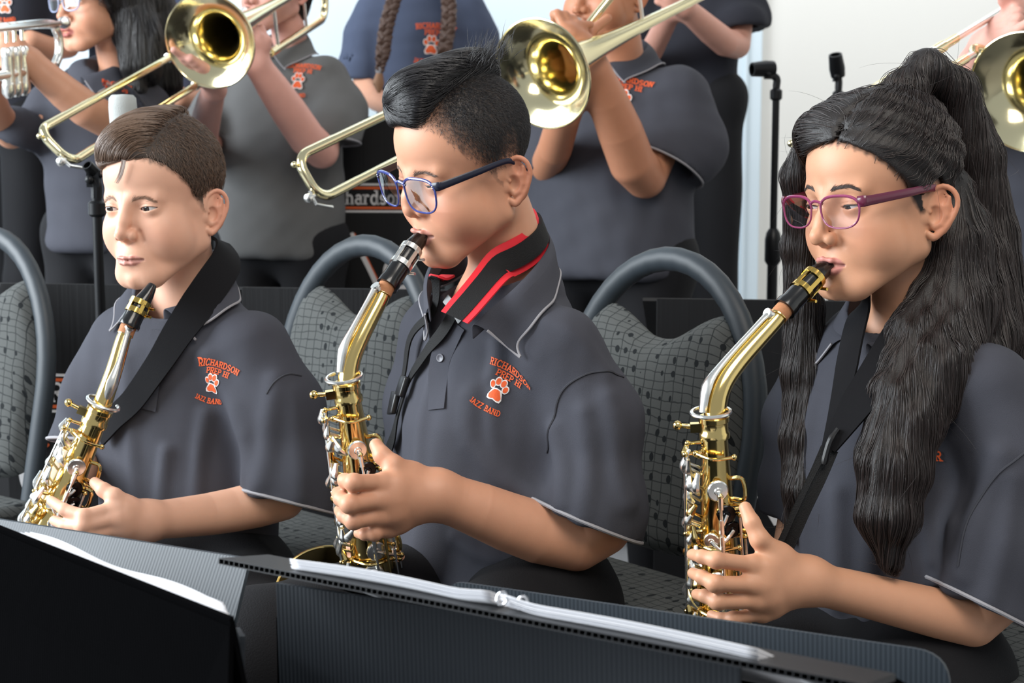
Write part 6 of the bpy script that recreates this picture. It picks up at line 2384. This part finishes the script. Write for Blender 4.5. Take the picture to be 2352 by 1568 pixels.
def trombone(label, bow_a, bow_b, mouth, bell_c, bell_r, bell_dir=None, up=1):
    """bow_a, bow_b: outer corners of the slide bow; mouth: the player's lips"""
    bow_a, bow_b, mouth, bell_c = [np.asarray(v, float) for v in (bow_a, bow_b, mouth, bell_c)]
    end_a = mouth + nrm(bow_a - mouth) * .225
    root = thing('trombone', label, 'trombone', bell_c, 'trombones of the row behind')
    d = nrm(bow_a - end_a)
    s = bow_b - bow_a
    s = s - d * (s @ d)
    L = np.linalg.norm(bow_a - end_a)
    mp = M['brass_pale']
    b = MB()
    q = np.linspace(0, 1, 9)
    w = np.linalg.norm(s)
    su = s / w
    r = .030
    cor = [bow_a - d * (.10)]
    cor += [bow_a + d * (-r + r * math.sin(t)) + su * (r - r * math.cos(t)) for t in np.linspace(0, math.pi / 2, 7)]
    cor += [bow_a + su * w + d * (-r + r * math.sin(t)) - su * (r - r * math.cos(t)) for t in np.linspace(math.pi / 2, 0, 7)]
    cor += [bow_a + s - d * .10]
    b.tube(cor, .0085, 14)
    b.build('slide_bow', mp, root)
    for k in (0, 1):
        b = MB()
        p = bow_a + s * k
        b.tube([p - d * .09, p - d * (L - .02)], .0080, 14)
        b.lathe(p - d * (L - .14), -d, [(0, .0078), (.002, .0102), (.07, .0102), (.072, .0078)], 14)
        b.build('slide_tube', mp, root)
        b = MB()
        b.tube([p - d * (L - .08), p - d * (L + (.16 if k == 0 else .02))], .0066, 12)
        b.build('inner_tube', M['silver'], root)
    for f in (.72, .80):
        b = MB()
        b.tube([bow_a - d * L * f, bow_a - d * L * f + s], .0042, 10)
        for k in (0, 1):
            b.lathe(bow_a - d * (L * f - .012) + s * k, -d, [(0, .0078), (.002, .0105), (.02, .0105), (.022, .0078)], 14)
        b.build('brace', M['silver'], root)
    # water key and bumper on the bow
    b = MB()
    p = bow_a + s * .86 + d * .006
    b.lathe(p, d, [(0, .004), (.010, .004), (.012, .008), (.018, .008), (.022, .003)], 12)
    b.tube([p - su * .01 + d * .004, p + su * .02 + d * .010 + V(0, 0, .006), p + su * .035 - d * .02 + V(0, 0, .004)], .003, 8)
    b.build('water_key', M['silver'], root)
    b = MB()
    b.ball(bow_a + s * .12 + d * .010, .006, 8)
    b.build('bumper', mp, root)
    # mouthpiece
    m0 = bow_a - d * (L + .15)
    b = MB()
    b.lathe(m0, -d, [(0, .006), (.04, .0075), (.055, .010), (.066, .0165), (.074, .0185), (.078, .0175), (.078, .0125), (.066, .006)], 20)
    b.build('mouthpiece', M['silver'], root)
    # bell
    bd = d if bell_dir is None else nrm(bell_dir)
    R = bell_r
    prof = []
    for t in np.linspace(0, 1, 30):
        x = t ** 1.25 * .58
        prof.append((-x, .0108 + ((R - .054) * math.exp(-x / .020) + (.054 - .0108) * math.exp(-x / .17)) * (1 - t ** 3)))
    b = MB()
    b.lathe(bell_c, bd, prof[::-1], 56, caps=False)
    bell = b.build('bell', mp, root)
    b = MB()
    b.lathe(bell_c + bd * .0004, bd, [(-x_, max(r_ - .0016, .008)) for x_, r_ in [(-p_[0], p_[1]) for p_ in prof]], 56, caps=False)
    inner = b.build('bell_throat', mp, bell)
    b = MB()
    x = nrm(np.cross(bd, V(0, 0, 1)))
    y = np.cross(bd, x)
    b.tube([bell_c + (math.cos(k) * x + math.sin(k) * y) * (R - .0006) for k in np.linspace(0, 2 * math.pi, 64, endpoint=False)], .0021, 8, closed=True)
    b.build('bell_rim', mp, bell)
    # tuning slide back to the gooseneck
    t0 = bell_c - bd * .58
    off = nrm(y) * .10 * up
    cor = [t0, t0 - bd * .10]
    cor += [t0 - bd * (.10 + .05 * math.sin(t)) + off * .5 - off * .5 * math.cos(t) for t in np.linspace(.2, math.pi - .2, 9)]
    cor += [t0 + off - bd * .10, t0 + off + bd * .25]
    b = MB()
    b.tube(cor, .0098, 14)
    b.build('tuning_slide', mp, root)
    for f in (.0, .20):
        b = MB()
        b.tube([t0 + bd * f, t0 + bd * f + off], .004, 8)
        b.build('bell_brace', M['silver'], root)
    j = bow_a + s - d * (L + .01)
    b = MB()
    b.tube(bez([j, j - d * .03 , (t0 + off + bd * .25) * .5 + j * .5, t0 + off + bd * .25], 16), .0085, 12)
    b.build('gooseneck', mp, root)
    return root


trombone('trombone at the left, its slide bow above the hair of the left boy', at(88, 300, 2.97), at(160, 376, 2.97), MOUTH[0], at(482, 95, 3.45), .100)
trombone('trombone whose bell shows right behind the spiky hair of the middle boy', at(678, 362, 2.72), at(738, 458, 2.72), MOUTH[1], at(1245, 170, 3.02), .104, bell_dir=(-.55, -.78, -.285), up=-1)
trombone('trombone at the right edge, its bell cut by the picture border', at(1822, 318, 2.40), at(1850, 372, 2.40), at(2330, 5, 2.98), at(2362, 213, 2.72), .104)

tp = thing('trumpet', 'silver trumpet of the girl at the left, cut by the picture edge', 'trumpet', at(60, 100, 3.45))
lead = nrm(at(-60, 72, 3.10) - at(150, 52, 3.48))
m0 = at(150, 52, 3.50)
b = MB()
b.lathe(m0, lead, [(0, .0135), (-.002, .0125), (.004, .0138), (.012, .0125), (.02, .0068), (.03, .0052), (.085, .0062)], 18)
b.build('mouthpiece', M['silver'], tp)
b = MB()
p1 = m0 + lead * .08
dn = V(.02, 0, -.062)
b.tube([p1, p1 + lead * .40], .0062, 12)
b.build('leadpipe', M['silver'], tp)
b = MB()
b.tube(bez([p1 + lead * .34 + V(0, 0, .004) + V(0, .03, 0), p1 + lead * .03 + V(0, .03, .004), p1 - lead * .018 + V(0, .03, -.012), p1 - lead * .03 + V(0, .03, -.042), p1 - lead * .015 + V(0, .03, -.075), p1 + lead * .04 + V(0, .03, -.088), p1 + lead * .34 + V(0, .03, -.088)], 50), .0095, 14)
b.build('bell_tube', M['silver'], tp)
for k in range(3):
    b = MB()
    c = p1 + lead * (.14 + .032 * k) + V(0, .035, -.075)
    b.lathe(c + V(0, 0, .04), (0, 0, -1), [(0, .010), (.004, .013), (.02, .013), (.021, .0125), (.07, .0125), (.071, .0135), (.09, .0135), (.10, .006)], 18)
    b.tube([c + V(0, 0, .05), c + V(0, 0, .085)], .004, 8)
    b.lathe(c + V(0, 0, .085), (0, 0, 1), [(0, .009), (.003, .009), (.004, .006)], 12)
    b.build('valve', M['silver'], tp)
b = MB()
b.lathe(p1 + lead * .50 + V(0, .03, -.088), lead, [(-.16, .0095), (-.08, .012), (-.03, .021), (-.01, .038), (0, .058), (.002, .060)], 40, caps=False)
b.build('bell', M['silver'], tp)

# ---------------------------------------------------------------- folding music stands in front
def fluted(name, base, rough=.45):
    """corrugated plastic sheet: fine upright ribs in the relief"""
    m = mat(name, base, rough, var=.05, vscale=30, spec=.4)
    nt = m.node_tree
    N, L = nt.nodes.new, nt.links.new
    b = nt.nodes['Principled BSDF']
    at_ = N('ShaderNodeAttribute')
    at_.attribute_name = 'rib'
    mu = N('ShaderNodeMath')
    mu.operation = 'MULTIPLY'
    mu.inputs[1].default_value = 2 * math.pi / .0042
    L(at_.outputs['Fac'], mu.inputs[0])
    sn = N('ShaderNodeMath')
    sn.operation = 'SINE'
    L(mu.outputs[0], sn.inputs[0])
    bp = N('ShaderNodeBump')
    bp.inputs['Strength'].default_value = .22
    bp.inputs['Distance'].default_value = .0006
    L(sn.outputs[0], bp.inputs['Height'])
    L(bp.outputs['Normal'], b.inputs['Normal'])
    return m


M['flute_grey'] = fluted('grey_fluted_plastic', srgb(43, 50, 57), .5)
M['flute_dark'] = fluted('slate_fluted_plastic', srgb(32, 37, 43), .65)
M['flute_black'] = fluted('black_fluted_sheet', srgb(9, 9, 10), .85)
M['flute_black'].node_tree.nodes['Principled BSDF'].inputs['Specular IOR Level'].default_value = 0
M['paper'] = mat('sheet_paper', srgb(226, 226, 230), .85, var=.02, vscale=40)
M['ink'] = mat('printed_ink', srgb(40, 40, 46), .8)


def panel(name, c, m, parent, thick=.004, r=(0, 0, 0, 0), n=8):
    """flat sheet through four corners (top left, top right, bottom right, bottom left), corners rounded by r; keeps a rib coordinate"""
    c = [np.asarray(v, float) for v in c]
    X = nrm(c[1] - c[0])
    nn = nrm(np.cross(X, c[3] - c[0]))
    pts = []
    for i in range(4):
        p, a, d = c[i], c[i - 1], c[(i + 1) % 4]
        if r[i] > 0:
            u, v = nrm(a - p), nrm(d - p)
            for t in np.linspace(0, 1, n):
                pts.append(p + u * r[i] * (1 - t) ** 2 + v * r[i] * t ** 2)
        else:
            pts.append(p)
    pts = np.array(pts)
    k = len(pts)
    top, bot = pts + nn * thick / 2, pts - nn * thick / 2
    cen = pts.mean(0)
    vv = np.concatenate([top, bot])
    F = [tuple(range(k)), tuple(range(2 * k - 1, k - 1, -1))] + [(i, i + k, (i + 1) % k + k, (i + 1) % k) for i in range(k)]
    b = MB()
    b.add(vv, F)
    o = b.build(name, m, parent, smooth=False)
    at_ = o.data.attributes.new('rib', 'FLOAT', 'POINT')
    at_.data.foreach_set('value', ((vv - c[0]) @ X).astype(np.float32))
    return o


def flute_edge(name, p0, p1, inward, thick, parent, m, depth=.05):
    """the open cells along the edge of a sheet: two skins and the ribs between them"""
    p0, p1 = np.asarray(p0, float), np.asarray(p1, float)
    X = nrm(p1 - p0)
    L = np.linalg.norm(p1 - p0)
    inw = nrm(inward - X * (inward @ X))
    up = np.cross(X, inw)
    if up[2] < 0:
        up = -up
    R = np.stack([X, inw, up], 1)
    b = MB()
    for s in (-1, 1):
        b.box((p0 + p1) / 2 + inw * depth / 2 + up * s * thick / 2, (L, depth, .0007), R)
    n = int(L / .0052)
    for i in range(n + 1):
        b.box(p0 + X * L * i / n + inw * depth / 2, (.0006, depth, thick), R)
    o = b.build(name, m, parent, smooth=False)
    a = o.data.attributes.new('rib', 'FLOAT', 'POINT')
    return o


M['black_plain'] = mat('black_plastic_edge', srgb(24, 25, 28), .4)

# ---- middle stand
st = thing('music_stand', 'folding black plastic music stand in the middle foreground holding an open binder', 'music stand', V(at(1200, 1450, 1.15)[0], 1.2, FL), 'folding music stands in the foreground')
A0, A1 = at(503, 1288, 1.25), at(1985, 1580, .965)
X = nrm(A1 - A0)
inw = nrm(np.cross(V(0, 0, 1), X))
B0, B1_ = at(1030, 1332, 1.50), at(2186, 1500, 1.235)
flute_edge('fluted_edge', A0, A1, inw * .9 + V(0, 0, -.16), .0042, st, M['black_plain'], .06)
# desk slopes from the near edge down to the far lip
dk = [A0 + inw * .058 - V(0, 0, .012), A1 + inw * .058 - V(0, 0, .012)]
lipL, lipR = B0 + V(0, 0, -.115), B1_ + V(0, 0, -.115)
panel('desk', [dk[1], dk[0], A0 + inw * .30 - V(0, 0, .13), A1 + inw * .30 - V(0, 0, .13)], M['flute_black'], st)
panel('back_lip', [B0, B1_, lipR, lipL], M['flute_grey'], st, r=(.018, .03, 0, 0))
# front panel hangs below, set back under the edge
T0, T1 = at(637, 1338, 1.315), at(1702, 1502, 1.098)
panel('front_panel', [T0, T1, at(1702, 1502, 1.098) * V(1, 1, 0) + V(-.002, 0, FL + .03), T0 * V(1, 1, 0) + V(.012, 0, FL + .03)], M['flute_dark'], st)
T2 = T1 + inw * .20
panel('side_panel', [T1 - V(0, 0, .03), T2 - V(0, 0, .10), V(T2[0], T2[1], FL), V(T1[0], T1[1], FL)], M['flute_black'], st)
T3 = T0 + inw * .20
panel('side_panel', [T0 - V(0, 0, .03), T3 - V(0, 0, .10), V(T3[0], T3[1], FL), V(T0[0], T0[1], FL)], M['flute_black'], st)

# ---- left stand
sl = thing('music_stand', 'folding black plastic music stand at the lower left with loose sheets', 'music stand', V(-.45, 1.3, FL), 'folding music stands in the foreground')
C1, C0 = at(532, 1418, 1.104), at(-150, 1150, 1.48)
Xl = nrm(C1 - C0)
inl = nrm(np.cross(V(0, 0, 1), Xl))
D0, D1 = at(-60, 1182, 1.68), at(576, 1282, 1.42)
panel('desk', [C0, C1, C1 + inl * .05 - Xl * .02 - V(0, 0, .205), C0 + inl * .05 - V(0, 0, .205)], M['flute_black'], sl)
panel('back_lip', [D0, D1, at(500, 1600, 1.36), D0 - V(0, 0, .16)], M['flute_grey'], sl, r=(0, .012, 0, 0))
panel('front_panel', [C0 - V(0, 0, .004), C1 - V(0, 0, .006), V(C1[0] - .035, C1[1] + .02, FL + .02), V(C0[0] + .02, C0[1] + .02, FL + .02)], M['flute_black'], sl)
panel('side_panel', [C1 + V(.004, .02, -.02), at(545, 1440, 1.30), V(-.25, 1.34, FL), V(C1[0] - .03, C1[1] + .04, FL)], M['flute_dark'], sl)


def sheets(root_label, name, edge0, edge1, inw, count, over, seed, sag=.004):
    """pages lying on the desk, their near edges a little above its rim"""
    rs = np.random.RandomState(seed)
    edge0, edge1 = np.asarray(edge0, float), np.asarray(edge1, float)
    X = nrm(edge1 - edge0)
    L = np.linalg.norm(edge1 - edge0)
    down = nrm(inw * .90 - V(0, 0, .40))
    upn = nrm(np.cross(X, down))
    if upn[2] < 0:
        upn = -upn
    return X, L, down, upn, rs


bd = thing('binder', 'white music pages in an open ring binder on the middle stand', 'binder', at(1200, 1400, 1.18))
E0, E1 = at(672, 1300, 1.222), at(1745, 1508, 1.018)
X = nrm(E1 - E0)
L = np.linalg.norm(E1 - E0)
down = nrm(inw * .90 - V(0, 0, .42))
upn = np.cross(X, down)
upn = nrm(upn if upn[2] > 0 else -upn)
rs = np.random.RandomState(3)
for half in (0, 1):
    u0, u1 = (0.0, .47) if half == 0 else (.49, 1.0)
    for k in range(6):
        n, m = 22, 5
        u = np.linspace(u0, u1, n)
        v = np.linspace(-.001 - .0008 * k + rs.uniform(-.001, .001), .24, m)
        hump = np.sin((u - u0) / (u1 - u0) * math.pi) * (.003 if half == 0 else .002) + rs.uniform(0, .001)
        near = .004 * np.exp(-((u - (u1 if half == 0 else u0)) / .05) ** 2)
        G = E0 + X * (u[:, None, None] * L) + down * v[None, :, None] + upn * ((-.002 + .0012 * k + hump + near)[:, None, None])
        b = MB()
        b.grid(G)
        b.build('page', M['paper'], bd, solid=.0007)
for px, py in ((1153, 1374), (1200, 1384)):
    c = at(px, py, 1.12)
    b = MB()
    b.tube([c + X * math.cos(q) * .0042 + upn * math.sin(q) * .0048 for q in np.linspace(0, 2 * math.pi, 20, endpoint=False)], .0009, 8, closed=True)
    b.build('ring', M['chrome'], bd)
sh_ = thing('music_sheet', 'crumpled white sheet slipping over the right end of the middle stand', 'paper', at(1850, 1545, 1.0))
p = [at(1780, 1522, 1.02), at(1836, 1524, 1.03), at(1875, 1556, 1.02), at(2010, 1600, 1.0), at(1960, 1610, .985), at(1850, 1568, 1.0)]
G = np.stack([bez([p[0], at(1820, 1550, 1.005), at(1900, 1590, .99), p[4]], 16), bez([at(1810, 1526, 1.03), at(1845, 1545, 1.02), at(1920, 1580, 1.0), at(1985, 1606, .99)], 16), bez([p[1], p[2], at(1930, 1578, 1.01), p[3]], 16)], 1)
b = MB()
b.grid(G)
b.build('page', M['paper'], sh_, solid=.0008)
sl2 = thing('music_sheet', 'loose white music sheets lying along the rim of the lower left stand', 'paper', at(280, 1310, 1.25))
for k in range(5):
    e0, e1 = at(22 + 12 * k, 1222 + 3 * k, 1.385 - .002 * k), at(524 - 4 * k, 1406 - 2 * k, 1.118 + .003 * k)
    n = 24
    t = np.linspace(0, 1, n)
    Xk = e1 - e0
    base = e0 + Xk * t[:, None] + V(0, 0, 1) * (.0012 * k + .003 * np.sin(t * math.pi * (1.5 + .4 * k)) * (.4 + .3 * k) * .5)[:, None]
    dn = nrm(inl * .25 - V(0, 0, .95))
    G = np.stack([base, base + dn * .010, base + dn * .02], 1)
    b = MB()
    b.grid(G)
    b.build('page', M['paper'], sl2, solid=.0007)

# seated legs of the front row
trousers(B1, V(-.40, 2.24, .60), V(-.53, 2.26, .60), at(600, 1300, 1.98) * V(1, 1, 0) + V(0, 0, .60), at(330, 1320, 1.96) * V(1, 1, 0) + V(0, 0, .60), V(-.36, 1.95, FL + .08), V(-.52, 1.95, FL + .08))
shoes(B1, V(-.36, 1.95, FL), V(-.52, 1.95, FL), (-.2, -1, 0), M['shoe'])
trousers(B2, V(.045, 1.98, .645), V(-.04, 2.09, .645), V(-.10, 1.66, .635), V(-.30, 1.83, .635), V(-.13, 1.66, FL + .08), V(-.33, 1.83, FL + .08), r=(.088, .075, .052))
shoes(B2, V(-.13, 1.66, FL), V(-.33, 1.83, FL), (-.8, -.6, 0), M['shoe'])
trousers(G3, V(.50, 1.82, .61), V(.42, 1.93, .61), V(.26, 1.56, .60), V(.12, 1.72, .60), V(.24, 1.55, FL + .08), V(.10, 1.70, FL + .08), r=(.080, .068, .05))
shoes(G3, V(.24, 1.55, FL), V(.10, 1.70, FL), (-.8, -.6, 0), M['shoe'])
